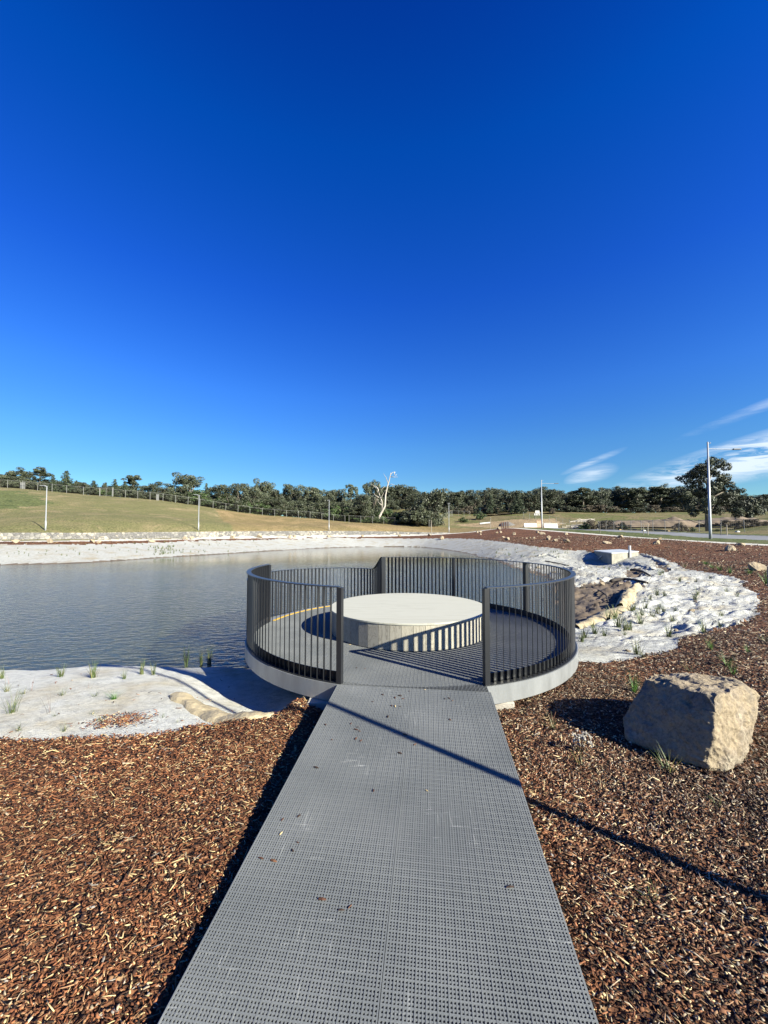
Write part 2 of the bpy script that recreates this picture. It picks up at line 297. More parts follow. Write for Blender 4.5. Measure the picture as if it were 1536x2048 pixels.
def plank_mat(name, stretch, base, dark, attr=None):
    m, t, b = new_mat(name); L = t.links.new
    tc = N(t, 'ShaderNodeTexCoord'); mp = N(t, 'ShaderNodeMapping'); mp.inputs['Scale'].default_value = stretch
    b.inputs['Roughness'].default_value = .8; b.inputs['Specular IOR Level'].default_value = .25
    vec = tc.outputs['Object']
    if attr:   # shift the grain on every board
        a = N(t, 'ShaderNodeAttribute', attribute_name=attr)
        va = N(t, 'ShaderNodeVectorMath', operation='MULTIPLY_ADD'); va.inputs[1].default_value = (9, 9, 9); L(a.outputs['Color'], va.inputs[0]); L(vec, va.inputs[2]); vec = va.outputs[0]
    L(vec, mp.inputs[0])
    n = N(t, 'ShaderNodeTexNoise', inp={'Scale': 1.0, 'Detail': 5.0, 'Roughness': .55, 'Distortion': 2.2}); L(mp.outputs[0], n.inputs['Vector'])
    fr = math_(t, 'FRACT', math_(t, 'MULTIPLY', n.outputs[0], 7.0 if attr else 3.0))
    r = N(t, 'ShaderNodeValToRGB'); L(fr, r.inputs[0]); r.color_ramp.elements[0].color = (*dark, 1); r.color_ramp.elements[1].color = (*dark, 1); r.color_ramp.elements[1].position = 1
    e = r.color_ramp.elements.new(.3); e.color = (*base, 1); e = r.color_ramp.elements.new(.8); e.color = (*base, 1)
    out = r.outputs[0]
    if attr:
        sp = N(t, 'ShaderNodeSeparateColor'); L(a.outputs['Color'], sp.inputs[0])
        r4 = N(t, 'ShaderNodeValToRGB'); L(sp.outputs[0], r4.inputs[0]); r4.color_ramp.elements[0].color = (.78, .78, .80, 1); r4.color_ramp.elements[1].color = (1.1, 1.07, 1.0, 1)
        mx = N(t, 'ShaderNodeMix', data_type='RGBA', blend_type='MULTIPLY', inp={0: 1.0}); L(out, mx.inputs[6]); L(r4.outputs[0], mx.inputs[7]); out = mx.outputs[2]
    L(out, b.inputs['Base Color'])
    return m
M['top_wood'] = plank_mat('pale_tabletop', (.7, 13, 1), (.36, .355, .30), (.29, .285, .235))
M['board_wood'] = plank_mat('wood_look_board', (9, 9, 2.2), (.31, .295, .25), (.20, .185, .155), 'tint')

# ------------------------------------------------------------------ object helpers
def tag(o, label=None, cat=None, group=None, kind=None):
    if label: o['label'] = label
    if cat: o['category'] = cat
    if group: o['group'] = group
    if kind: o['kind'] = kind
    return o
def empty(name, loc, label, cat, group=None, rz=0):
    o = bpy.data.objects.new(name, None); col.objects.link(o); o.location = loc; o.rotation_euler = (0, 0, rz); o.empty_display_size = .2
    return tag(o, label, cat, group)
def link(name, me, parent=None, loc=None):
    o = bpy.data.objects.new(name, me); col.objects.link(o)
    if parent: o.parent = parent
    if loc is not None: o.location = loc
    return o
def fast_mesh(name, V, Q, mat, tint=None, smooth=False, tri=False):
    V = np.asarray(V, np.float32); Q = np.asarray(Q, np.int32); k = 3 if tri else 4
    me = bpy.data.meshes.new(name)
    me.vertices.add(len(V)); me.vertices.foreach_set('co', V.ravel())
    me.loops.add(Q.size); me.loops.foreach_set('vertex_index', Q.ravel())
    me.polygons.add(len(Q)); me.polygons.foreach_set('loop_start', np.arange(0, Q.size, k, dtype=np.int32))
    me.update(calc_edges=True)
    if smooth: me.polygons.foreach_set('use_smooth', np.ones(len(Q), bool))
    if tint is not None:
        a = me.color_attributes.new('tint', 'FLOAT_COLOR', 'POINT')
        c = np.ones((len(V), 4), np.float32); c[:, :3] = tint; a.data.foreach_set('color', c.ravel())
    me.materials.append(mat)
    return me
class MB:
    def __init__(s): s.v = []; s.f = []; s.t = []; s.ct = (1, 1, 1)
    def add(s, vs, fs):
        b = len(s.v); s.v += [tuple(v) for v in vs]; s.f += [tuple(i + b for i in f) for f in fs]; s.t += [s.ct] * len(vs)
    def box(s, c, size, rz=0, rx=0, ry=0):
        hx, hy, hz = [a / 2 for a in size]; mt = Matrix.Rotation(rz, 3, 'Z') @ Matrix.Rotation(ry, 3, 'Y') @ Matrix.Rotation(rx, 3, 'X')
        vs = [Vector(c) + mt @ Vector((x, y, z)) for z in (-hz, hz) for x, y in ((-hx, -hy), (hx, -hy), (hx, hy), (-hx, hy))]
        s.add(vs, [(3, 2, 1, 0), (4, 5, 6, 7), (0, 1, 5, 4), (1, 2, 6, 5), (2, 3, 7, 6), (3, 0, 4, 7)])
    def tube(s, pts, rad, n=8, cap=True):
        pts = [Vector(p) for p in pts]; rings = []
        if not hasattr(rad, '__len__'): rad = [rad] * len(pts)
        for i, p in enumerate(pts):
            d = (pts[min(i + 1, len(pts) - 1)] - pts[max(i - 1, 0)]).normalized()
            a = d.cross(Vector((.13, .27, .95)) if abs(d.z) < .9 else Vector((1, 0, 0))).normalized(); b = d.cross(a)
            rings.append([p + (a * math.cos(2 * math.pi * k / n) + b * math.sin(2 * math.pi * k / n)) * rad[i] for k in range(n)])
        vs = [v for r_ in rings for v in r_]; fs = []
        for i in range(len(pts) - 1):
            for k in range(n): fs.append((i * n + k, i * n + (k + 1) % n, (i + 1) * n + (k + 1) % n, (i + 1) * n + k))
        if cap: fs += [tuple(range(n)), tuple(reversed(range((len(pts) - 1) * n, len(pts) * n)))]
        s.add(vs, fs)
    def sweep(s, pts, w, t, closed=False):
        """flat bar (width w in plan, thickness t in height) along a path"""
        n = len(pts); vs = []
        for i, p in enumerate(pts):
            a = Vector(pts[(i - 1) % n] if closed else pts[max(i - 1, 0)]); b = Vector(pts[(i + 1) % n] if closed else pts[min(i + 1, n - 1)])
            d = b - a; nr = Vector((-d.y, d.x, 0)).normalized() * (w / 2); p = Vector(p)
            vs += [p - nr - Vector((0, 0, t / 2)), p + nr - Vector((0, 0, t / 2)), p + nr + Vector((0, 0, t / 2)), p - nr + Vector((0, 0, t / 2))]
        fs = []
        for i in range(n if closed else n - 1):
            j = (i + 1) % n
            for k in range(4): fs.append((i * 4 + k, i * 4 + (k + 1) % 4, j * 4 + (k + 1) % 4, j * 4 + k))
        if not closed: fs += [(0, 1, 2, 3), tuple(reversed(range(4 * n - 4, 4 * n)))]
        s.add(vs, fs)
    def mesh(s, name, mat, smooth=False, tint=False):
        me = bpy.data.meshes.new(name); me.from_pydata(s.v, [], s.f)
        bm = bmesh.new(); bm.from_mesh(me); bmesh.ops.recalc_face_normals(bm, faces=bm.faces); bm.to_mesh(me); bm.free()
        me.materials.append(mat)
        if smooth: me.polygons.foreach_set('use_smooth', [True] * len(me.polygons))
        if tint:
            a = me.color_attributes.new('tint', 'FLOAT_COLOR', 'POINT'); a.data.foreach_set('color', [x for c in s.t for x in (*c, 1)])
        return me
    def build(s, name, mat, parent=None, loc=None, smooth=False, tint=False):
        return link(name, s.mesh(name, mat, smooth, tint), parent, loc)
def copy_tree(o, parent=None):
    c = o.copy(); col.objects.link(c)
    if parent: c.parent = parent
    for ch in [x for x in o.children]: copy_tree(ch, c)
    return c

# ------------------------------------------------------------------ numpy noise
def _h(ix, iy): return np.modf(np.abs(np.sin(ix * 127.1 + iy * 311.7) * 43758.5453))[0]
def vnoise(x, y):
    ix, iy = np.floor(x), np.floor(y); fx, fy = x - ix, y - iy; fx = fx * fx * (3 - 2 * fx); fy = fy * fy * (3 - 2 * fy)
    return (_h(ix, iy) * (1 - fx) + _h(ix + 1, iy) * fx) * (1 - fy) + (_h(ix, iy + 1) * (1 - fx) + _h(ix + 1, iy + 1) * fx) * fy - .5
def fbm(x, y, o=4):
    s = 0; a = 1
    for i in range(o): s = s + a * vnoise(x * 2 ** i + 17.3 * i, y * 2 ** i - 9.1 * i); a *= .5
    return s

# ------------------------------------------------------------------ places: a point seen at (px, py) at a depth Y or on a level z
def ray(px, py):
    u = (px - 768) / FPX; v = -(py - 1024 - SHIFT) / FPX; c, s = math.cos(PITCH), math.sin(PITCH)
    return np.array([u, c - v * s, s + v * c])
def PY(px, py, Y): d = ray(px, py); t = Y / d[1]; return (d[0] * t, Y, CAMH + d[2] * t)
def PZ(px, py, z): d = ray(px, py); t = (z - CAMH) / d[2]; return (d[0] * t, d[1] * t, z)

def smooth_line(pts, k=6):
    pts = [Vector(p) for p in pts]; out = []
    for i in range(len(pts) - 1):
        p0, p1, p2, p3 = pts[max(i - 1, 0)], pts[i], pts[i + 1], pts[min(i + 2, len(pts) - 1)]
        for j in range(k):
            t = j / k; out.append(.5 * ((2 * p1) + (-p0 + p2) * t + (2 * p0 - 5 * p1 + 4 * p2 - p3) * t * t + (-p0 + 3 * p1 - 3 * p2 + p3) * t ** 3))
    out.append(pts[-1]); return [tuple(p) for p in out]
WATER = -.65
SA = [(0, 1130), (167, 1126), (300, 1117), (433, 1109), (512, 1104), (612, 1098), (712, 1094), (812, 1093.5), (862, 1096), (919, 1104), (977, 1117), (1023, 1133), (1057, 1144), (1092, 1154), (1107, 1179), (1104, 1241)]
SHORE = [PZ(x, y, WATER) for x, y in SA]
NEAR_SHORE = [PZ(x, y, WATER) for x, y in [(0, 1338), (90, 1340), (200, 1331), (240, 1333), (300, 1334), (370, 1336), (440, 1332), (500, 1338), (560, 1330)]]
FAB_NEAR = [PZ(x, y, -.27) for x, y in [(0, 1478), (120, 1481), (250, 1478), (400, 1456), (500, 1436), (590, 1406)]]
FAB_RIGHT = [PZ(x, y, -.22) for x, y in [(1156, 1325), (1222, 1327), (1289, 1314), (1341, 1302), (1368, 1277), (1407, 1269), (1460, 1256), (1500, 1240), (1513, 1224), (1517, 1192)]]
FAB_RIGHT += [PZ(x, y, z) for x, y, z in [(1487, 1174, -.2), (1481, 1160, -.18), (1415, 1146, -.15), (1368, 1137, -.12), (1341, 1123, -.08), (1294, 1111.5, 0), (1279, 1107, .02), (1187, 1106, .1), (1170, 1102, .15), (1130, 1100, .2), (1108, 1096.7, .25), (1065, 1091.8, .35)]]
FAB_FAR = [PY(x, y, Y) for x, y, Y in [(1036, 1088, 37), (1006, 1084, 42), (944, 1078, 52), (865, 1077, 60.5), (745, 1076.5, 64), (612, 1077, 59.5), (512, 1080, 53), (433, 1081, 47.5), (300, 1086, 40.5), (167, 1089, 34.5), (0, 1089, 31)]]
PATH_IN = [PY(x, y, Y) for x, y, Y in [(0, 1084, 32.6), (167, 1083, 36), (300, 1081, 42), (400, 1078.5, 46), (512, 1076.5, 54.5), (659, 1074, 62), (760, 1073.5, 66.5), (850, 1071, 69), (940, 1065, 72), (975, 1060.5, 74.5)]]
PATH_R = [PY(x, y, Y) for x, y, Y in [(1012, 1056.5, 75), (1060, 1059.5, 66), (1130, 1065, 55.5), (1200, 1070.5, 47), (1300, 1077.5, 38), (1400, 1084, 32), (1536, 1092, 26)]]
ctrl = []
ctrl += smooth_line(SHORE, 2) + NEAR_SHORE + FAB_NEAR + FAB_RIGHT + smooth_line(FAB_FAR, 3) + smooth_line(PATH_IN, 3) + PATH_R
ctrl += [PZ(x, y, z) for x, y, z in [(1224, 1131, -.45), (1198, 1124, -.42), (1175, 1124, -.42), (1150, 1117, -.3), (1210, 1140, -.42), (1262, 1122, -.12), (1285, 1118, -.05)]]
# the fence and top of the stone wall
WALL_B = [PY(x, y, Y) for x, y, Y in [(0, 1079, 34.6), (167, 1078.5, 38), (300, 1077, 44), (400, 1075.2, 48), (512, 1072.5, 56.5), (659, 1070.5, 64), (760, 1069.5, 68.5), (850, 1068, 71), (900, 1066.5, 72.5)]]
WALL_T = [PY(x, y, Y + 1.6) for x, y, Y in [(0, 1066, 34.6), (167, 1066, 38), (300, 1065, 44), (400, 1064, 48), (512, 1063, 56.5), (659, 1062.5, 64), (760, 1063, 68.5), (850, 1065, 71), (900, 1065.5, 72.5)]]
ctrl += smooth_line(WALL_B, 3) + smooth_line(WALL_T, 3)
ctrl += [PY(x, y, Y) for x, y, Y in [(0, 1040, 44), (0, 1012, 58), (0, 975, 85), (133, 987, 86), (133, 1020, 60), (300, 1000, 89), (300, 1030, 64), (400, 1013, 93), (400, 1040, 68), (500, 1028, 98), (500, 1048, 74), (620, 1037, 101), (620, 1052, 80),
    (700, 1045, 103), (780, 1049, 104), (850, 1052, 104), (850, 1060, 84), (940, 1050, 105), (940, 1059, 86),
    (800, 1018, 150), (830, 1030, 125), (690, 1040, 125), (930, 1030, 135), (1030, 1022, 150), (1150, 1024, 150), (1300, 1025, 150), (1500, 1027, 150), (1000, 1040, 112), (1060, 1044, 98), (1150, 1036, 115), (1300, 1036, 110), (1480, 1038, 100),
    # road, verge
    (1536, 1081, 36), (1430, 1078, 40), (1324, 1069, 50), (1124, 1058, 78), (1536, 1073, 43), (1324, 1063.5, 59), (1124, 1054, 93), (1230, 1060, 76), (1400, 1064.5, 58), (1536, 1067, 50), (1536, 1052, 70), (1420, 1062, 76), (1060, 1052, 90), (1020, 1051, 95)]]
# land beyond the ridge and out to the horizon
for deg, z1, z2 in ((-75, 12, 14), (-58, 12.5, 16), (-45, 12.6, 17), (-32, 10.5, 16), (-20, 8, 16), (-10, 6.5, 16), (0, 7, 17), (12, 9, 18), (25, 9.5, 18), (38, 9.5, 18), (50, 9, 18), (75, 7, 15)):
    for r_, z in ((190, z1), (800, z2)): ctrl.append((r_ * math.sin(R(deg)), r_ * math.cos(R(deg)), z))
# near ground
for x, y, z in ((-.8, 1.3, -.235), (-1.2, 2.4, -.2), (-.9, 3.3, -.235), (-3, 1.5, -.2), (-3, 2.6, -.22), (-6, 2, -.2), (.9, 1.2, -.23), (.9, 2.5, -.2), (2, 1.5, -.19), (2, 3, -.2), (1.4, 3.6, -.22), (1.8, 4.4, -.26), (3.4, 5, -.22), (5, 3, -.17), (8, 5, -.12), (10, 2, -.1), (13, 10, -.05),
    (0, .3, -.35), (0, -1, -.42), (0, -3, -.5), (0, 2, -.25), (.1, 3.6, -.3), (-.4, 4.1, -.42), (.6, 4.6, -.5), (-1.2, 4.3, -.5), (.2, 5.4, -.72), (-1.5, 5.2, -.6), (-2.2, 5.0, -.55), (1.6, 5.8, -.55), (2.4, 6.8, -.62), (-2.4, 4.6, -.36), (-3, 4.4, -.34), (-3.6, 5.0, -.4), (-5.5, 4.4, -.38),
    (3, 8, -.66), (-1, 7, -1.1), (1, 8, -1.2), (-3, 9, -1.5), (0, 12, -1.7), (-10, 14, -1.8), (-8, 25, -1.8), (-15, 30, -1.7), (-4, 40, -1.7), (2, 25, -1.7), (2, 40, -1.5), (3.5, 14, -1.4), (-12, 9.5, -1.3), (-20, 16, -1.5), (-30, 22, -1.3),
    (-12, 6.8, -.65), (-12, 4.5, -.3), (-30, 14, -.6), (-20, 5, -.2), (-50, 20, -.3), (-50, 30, -.65), (-60, 45, 1.0),
    (5, 9, -.45), (6.5, 10.5, -.42), (7.5, 13, -.42), (5.5, 7.5, -.36), (9, 17, -.4), (11, 20, -.3), (8, 9, -.3), (9, 12, -.28), (14, 16, -.08), (18, 20, .1), (20, 30, .5), (16, 40, .68), (16, 50, 1.0), (16, 60, 1.35)):
    ctrl.append((x, y, z))
ctrl += [PY(989, 1106, 33.5), PY(1047, 1119, 27), PY(1093, 1135, 23), PY(1127, 1146, 19), PY(1162, 1156, 16.4), PY(1030, 1100, 33.5), PY(1090, 1110, 27.5)]
for deg in (-180, -140, -110, 110, 140, 180):
    for r_, z in ((2, -.4), (6, -.4), (20, -.2), (80, 1), (700, 12)): ctrl.append((r_ * math.sin(R(deg)), r_ * math.cos(R(deg)), z))
C = np.array(ctrl)
# the pond shore beyond the frame's left is pulled in by these too
def lp(x, y):
    r_ = np.hypot(x, y) + 1e-6; return np.arctan2(x, y) * 1.6, np.log(r_)
cu, cv = lp(C[:, 0], C[:, 1])
cu[-30:] = np.repeat([R(d) * 1.6 for d in (-180, -140, -110, 110, 140, 180)], 5)
def kern(r2): return .5 * r2 * np.log(r2 + 1e-12)
n_ = len(C); A = kern((cu[:, None] - cu) ** 2 + (cv[:, None] - cv) ** 2) + np.eye(n_) * 2e-5
Pm = np.stack([np.ones(n_), cu, cv], 1); S = np.zeros((n_ + 3, n_ + 3)); S[:n_, :n_] = A; S[:n_, n_:] = Pm; S[n_:, :n_] = Pm.T
W = np.linalg.solve(S, np.concatenate([C[:, 2], [0, 0, 0]]))
def hz(x, y):
    x = np.atleast_1d(np.asarray(x, float)); y = np.atleast_1d(np.asarray(y, float)); u, v = lp(x, y); out = np.empty(len(u))
    for i in range(0, len(u), 20000):
        a, b = u[i:i + 20000], v[i:i + 20000]
        out[i:i + 20000] = kern((a[:, None] - cu) ** 2 + (b[:, None] - cv) ** 2) @ W[:n_] + W[n_] + W[n_ + 1] * a + W[n_ + 2] * b
    return out

# ------------------------------------------------------------------ regions in plan
def inpoly(x, y, poly):
    inside = np.zeros(len(x), bool); n = len(poly)
    for i in range(n):
        x1, y1 = poly[i][:2]; x2, y2 = poly[(i + 1) % n][:2]
        c = ((y1 > y) != (y2 > y)); 
        with np.errstate(divide='ignore', invalid='ignore'): inside ^= c & (x < (x2 - x1) * (y - y1) / (y2 - y1) + x1)
    return inside
FABRIC = [(-60, 3.4), (-14, 3.4)] + smooth_line(FAB_NEAR + [(.2, 4.2, -.3), (1.6, 4.9, -.25), (2.4, 5.1, -.22)] + FAB_RIGHT + FAB_FAR) + [(-60, 27), (-120, 20)]
inner = [(-75, 26)] + smooth_line(PATH_IN + PATH_R) + [(26.5, 20), (26.5, 0), (26.5, -60), (-75, -60)]
def offset(line, d):
    out = []
    for i, p in enumerate(line):
        a = Vector(line[max(i - 1, 0)][:2]); b = Vector(line[min(i + 1, len(line) - 1)][:2]); t = (b - a).normalized(); out.append((p[0] - t.y * d, p[1] + t.x * d))
    return out
pl = [(-75, 26, 0)] + smooth_line(PATH_IN + PATH_R) + [(26.5, 20, 0), (26.5, 0, 0), (26.5, -60, 0)]
PATHP = [p[:2] for p in pl] + list(reversed(offset(pl, 1.75)))
ROAD = [(36, -60), (36, 30), (36, 50), (35.6, 66), (35.6, 78), (36, 86), (39, 88.5), (42.6, 80), (43, 59), (43, 40), (43, -60)]
ROAD2 = [(x + 7.2 if i < 7 else x + .8, y) for i, (x, y) in enumerate(ROAD)]
ROAD2 = [(43, -60), (43, 40), (43, 59), (42.6, 80), (41, 87), (41.8, 88), (43.6, 81), (44.2, 59), (44.2, 40), (44.2, -60)]  # thin strip on the far road edge, painted dark as kerb shadow
SOIL = [PZ(x, y, z)[:2] for x, y, z in [(1090, 1152, -.6), (1154, 1167, -.35), (1230, 1159, -.3), (1288, 1172, -.3), (1266, 1184, -.33), (1244, 1211, -.38), (1212, 1226, -.42), (1154, 1247, -.5), (1090, 1262, -.6), (1100, 1200, -.65)]]
SOIL2 = [PZ(x, y, -.2)[:2] for x, y in [(1248, 1139), (1262, 1134), (1276, 1136), (1287, 1146), (1272, 1152), (1252, 1149)]]
SOIL3 = [PZ(x, y, -.12)[:2] for x, y in [(1310, 1125), (1330, 1130), (1341, 1138), (1332, 1140), (1312, 1130)]]
WEEDS = [PY(x, y, Y)[:2] for x, y, Y in [(-60, 990, 74), (30, 986, 77), (60, 992, 74), (95, 1002, 69), (80, 1012, 63), (30, 1020, 58), (-60, 1022, 54)]]
SANDP = [PY(x, y, Y)[:2] for x, y, Y in [(900, 1049, 107), (980, 1043, 109), (1110, 1041, 112), (1125, 1050, 99), (1090, 1056, 82), (1012, 1055, 78), (990, 1053, 90), (920, 1053, 104)]]
DRY = [PY(x, y, Y)[:2] for x, y, Y in [(470, 1060, 53), (430, 1020, 95), (540, 1027, 100), (640, 1038, 103), (860, 1050, 106), (1000, 1052, 85), (1000, 1058, 77), (900, 1066, 73.8), (850, 1066, 72.2), (659, 1063, 65.5), (512, 1063, 57.8)]]

def terrain():
    th = np.concatenate([np.linspace(-180, -60, 31)[:-1], np.linspace(-60, 60, 561), np.linspace(60, 180, 31)[1:-1]]) * math.pi / 180
    rr = np.concatenate([np.linspace(.06, .8, 12)[:-1], np.exp(np.arange(math.log(.8), math.log(820), .0088))])
    TH, RR = np.meshgrid(th, rr); x = (RR * np.sin(TH)).ravel(); y = (RR * np.cos(TH)).ravel(); z = hz(x, y)
    nt_, nr = len(th), len(rr); r_ = RR.ravel()
    jx = x + fbm(x * 1.5, y * 1.5, 5) * np.clip(.10 + r_ * .006, 0, .5); jy = y + fbm(x * 1.5 + 50, y * 1.5, 5) * np.clip(.10 + r_ * .006, 0, .5)
    fab = inpoly(jx, jy, FABRIC); inn = inpoly(x, y, inner); path = inpoly(x, y, PATHP); 
    soil = inpoly(jx, jy, SOIL) | inpoly(jx, jy, SOIL2) | inpoly(jx, jy, SOIL3)
    # relief
    fine = fbm(x * 4, y * 4, 4)
    wr = fbm(x * 3.4 + 1.2 * y, y * 7.5 - 2 * x, 5)
    ridge = 1 - np.abs(fbm(x * .9 + 3, y * 1.3, 4)) * 4; ridge = np.clip(ridge, 0, 1) ** 3
    right = np.clip((x - 3) / 3, 0, 1)
    near_ = np.clip(1.6 - r_ / 30, .35, 1)
    z = np.where(fab, z + near_ * (wr * (.055 * right) + fbm(x * 1.9, y * 2.6 + .4 * x, 5) * .022 * (1 - right) + ridge * right * .035 + right * np.clip(fbm(x * 1.8 + y * .9 + 7, y * 4.4 - x * 1.4, 3) - .10, 0, 1) * .20 - right * np.clip(.05 - np.abs(fbm(x * .7 + y * .35 + 2, y * 1.5 - x * .5, 4)), 0, .05) * 1.6), z)
    z = np.where(inn & ~fab, z + fine * .02 + .018, z)
    z = np.where(soil, z - .05 + fbm(x * 3, y * 3, 3) * .06 + fbm(x * 9, y * 9, 5) * .07, z)
    z = np.where(~inn & ~path & (r_ > 30) & ~inpoly(x * .9, y * .9, inner), z + fbm(x * .4, y * .4, 5) * .12, z)
    # a sharp land edge at the far shore
    V = np.stack([x, y, z], 1)
    ii = np.arange(nr - 1)[:, None] * nt_; jj = np.arange(nt_)[None]; j2 = (jj + 1) % nt_
    Q = np.stack([ii + jj, ii + nt_ + jj, ii + nt_ + j2, ii + j2], -1).reshape(-1, 4)
    cx = V[Q].mean(1)[:, :2]; X, Y = cx[:, 0], cx[:, 1]; rc = np.hypot(X, Y)
    am = np.clip(.05 + rc * .004, 0, .45)
    JX = X + fbm(X * 2.5, Y * 2.5, 5) * am * 1.6; JY = Y + fbm(X * 2.5 + 50, Y * 2.5, 5) * am * 1.6
    reg = np.zeros(len(Q), int)                                   # 0 field
    reg[(X < 22) & (rc < 125) & ~inpoly(X, Y, inner)] = 1           # hill
    reg[inpoly(JX, JY, DRY)] = 9
    reg[inpoly(JX * 1 + fbm(X * .3, Y * .3) * 4, JY + fbm(X * .3 + 9, Y * .3) * 5, WEEDS)] = 10
    reg[(X > 26) & (X < 46.5) & (Y < 74)] = 2                      # verge
    reg[inpoly(JX, JY, SANDP)] = 11
    reg[inpoly(X, Y, ROAD2)] = 7; reg[inpoly(X, Y, ROAD)] = 6
    I = inpoly(X, Y, inner); reg[I] = 3
    F = inpoly(JX, JY, FABRIC); reg[F] = 4
    reg[F & (V[Q].mean(1)[:, 2] < WATER - .04)] = 8
    zc = V[Q].mean(1)[:, 2]; reg[F & (zc >= WATER - .04) & (zc < WATER + .05 + fbm(X * .8, Y * .8, 3) * .05) & (rc > 11)] = 12
    reg[(inpoly(JX, JY, SOIL) | inpoly(JX, JY, SOIL2) | inpoly(JX, JY, SOIL3)) & (reg != 8)] = 12
    reg[inpoly(X, Y, PATHP)] = 5
    names = {0: ('ground', 'field'), 1: ('hill', 'hill'), 2: ('grass_verge', 'verge'), 3: ('mulch_bed', 'mulch'), 4: ('fabric_covered_bank', 'fabric'), 5: ('footpath', 'path'), 6: ('road', 'asphalt'), 7: ('kerb_shade_strip', 'kerb_shade'), 8: ('pond_bed', 'fabric'), 9: ('dry_slope', 'hill_dry'), 10: ('weed_patch', 'weeds'), 11: ('dirt_track', 'sand'), 12: ('bare_soil', 'soil')}
    for k, (nm, mt) in names.items():
        q = Q[reg == k]
        if not len(q): continue
        u, inv = np.unique(q, return_inverse=True)
        tag(link(nm, fast_mesh(nm, V[u], inv.reshape(-1, 4), M[mt], smooth=True)), kind='structure')
    # the centre under the camera
terrain()
me = fast_mesh('water', [(-130, 3.2, WATER), (-130, 72, WATER), (24, 72, WATER), (24, 3.2, WATER)], [(0, 3, 2, 1)], M['water'])
tag(link('water', me), kind='structure')

_ts = np.exp(np.linspace(math.log(1.2), math.log(400), 900))
def ground_at(px, py):
    d = ray(px, py); t = _ts / d[1]; x, y, z = d[0] * t, _ts, CAMH + d[2] * t; g = hz(x, y)
    g = np.where(g < WATER, WATER, g); k = np.argmax(z < g)
    if z[k] >= g[k]: k = len(_ts) - 1
    return Vector((x[k], y[k], max(g[k], hz(x[k], y[k])[0])))
def on(x, y): return Vector((x, y, float(hz(x, y)[0])))

# ------------------------------------------------------------------ boardwalk ramp
AX = R(6.97); ux, uy = math.sin(AX), math.cos(AX)         # walking direction
J = Vector((.285, 3.945, 0)); RW = 1.55; SL = .0611
def ramp_pt(a, s, dz=0):   # a along (negative = towards camera), s sideways
    return (J.x + ux * a + uy * s, J.y + uy * a - ux * s, SL * a + dz)
BAR = .0138
walk = empty('boardwalk', ramp_pt(-2, 0), 'straight grey grating boardwalk ramp leading up to the round deck', 'boardwalk')
def off(o): o.location = (-Vector(walk.location)); return o
def bars_along(mb, a0, a1, s0, s1, zt, h, wt):
    """trapezoid bar from (a0,s0) to (a1,s1) on the ramp plane"""
    if abs(a1 - a0) > abs(s1 - s0):
        f = lambda a, s, w, dz: ramp_pt(a, s + w, dz)
    else: f = lambda a, s, w, dz: ramp_pt(a + w, s, dz)
    vs = []
    for a, s in ((a0, s0), (a1, s1)):
        for w_, dz in ((-wt * .5, zt), (wt * .5, zt), (wt * .38, zt - h), (-wt * .38, zt - h)): vs.append(f(a, s, w_, dz))
    mb.add(vs, [(0, 1, 5, 4), (1, 2, 6, 5), (3, 0, 4, 7), (0, 3, 2, 1), (4, 5, 6, 7)])
for side in (-1, 1):
    mb = MB(); lo, hi = (-RW / 2 + .006, -.003) if side < 0 else (.006, RW / 2 - .006)
    n = int((hi - lo) / BAR); st = (hi - lo) / n
    for i in range(n + 1):
        s = lo + i * st; wt = .0058 if i % 3 else .0063; bars_along(mb, -6.5, -.004, s, s, 0 if i % 3 else .0010, .03, wt)
    m_ = int(6.5 / BAR)
    for i in range(m_ + 1):
        a = -.006 - i * BAR; wt = .0064 if i % 3 else .0070; bars_along(mb, a, a, lo - .002, hi + .002, -.0008 if i % 3 else .0005, .028, wt)
    off(mb.build('grating_panel', M['grating'], walk))
for s in (-1, 1):
    mb = MB(); mb.add([ramp_pt(a, s * (RW / 2 - .003) + w_, dz) for a in (-6.5, -.003) for w_, dz in ((-.003, -.001), (.003, -.001), (.003, -.09), (-.003, -.09))],
        [(0, 1, 5, 4), (1, 2, 6, 5), (2, 3, 7, 6), (3, 0, 4, 7), (0, 3, 2, 1), (4, 5, 6, 7)]); off(mb.build('edge_trim', M['grating'], walk))
mb = MB()
for s in (-.68, 0, .68):
    mb.add([ramp_pt(a, s + w_, dz) for a in (-6.5, -.01) for w_, dz in ((-.03, -.034), (.03, -.034), (.03, -.15), (-.03, -.15))], [(0, 1, 5, 4), (1, 2, 6, 5), (2, 3, 7, 6), (3, 0, 4, 7), (0, 3, 2, 1), (4, 5, 6, 7)])
off(mb.build('joist', M['rail'], walk))

# ------------------------------------------------------------------ round deck
CX, CY, RD = .383, 6.41, 2.48
def circ(r_, t, z=0): return (CX + r_ * math.cos(t), CY + r_ * math.sin(t), z)
deck = empty('viewing_deck', (CX, CY, -.2), 'round grey grating viewing deck with galvanised steel fascia over the pond edge', 'deck')
def offd(o): o.location = -Vector(deck.location); return o
tL = math.atan2(J.y + ux * RW / 2 * 1 - CY, J.x - uy * RW / 2 - CX); 
def entr(side, r_):   # angle on a circle of radius r_ where the ramp's edge line meets it
    best = None
    for i in range(2000):
        a = -.6 + i * .0008; p = ramp_pt(a, side * (RW / 2 - .045)); d = abs(math.hypot(p[0] - CX, p[1] - CY) - r_)
        if best is None or d < best[0]: best = (d, math.atan2(p[1] - CY, p[0] - CX))
    return best[1]
TL, TR = entr(-1, RD), entr(1, RD)
TL %= 2 * math.pi; TR %= 2 * math.pi
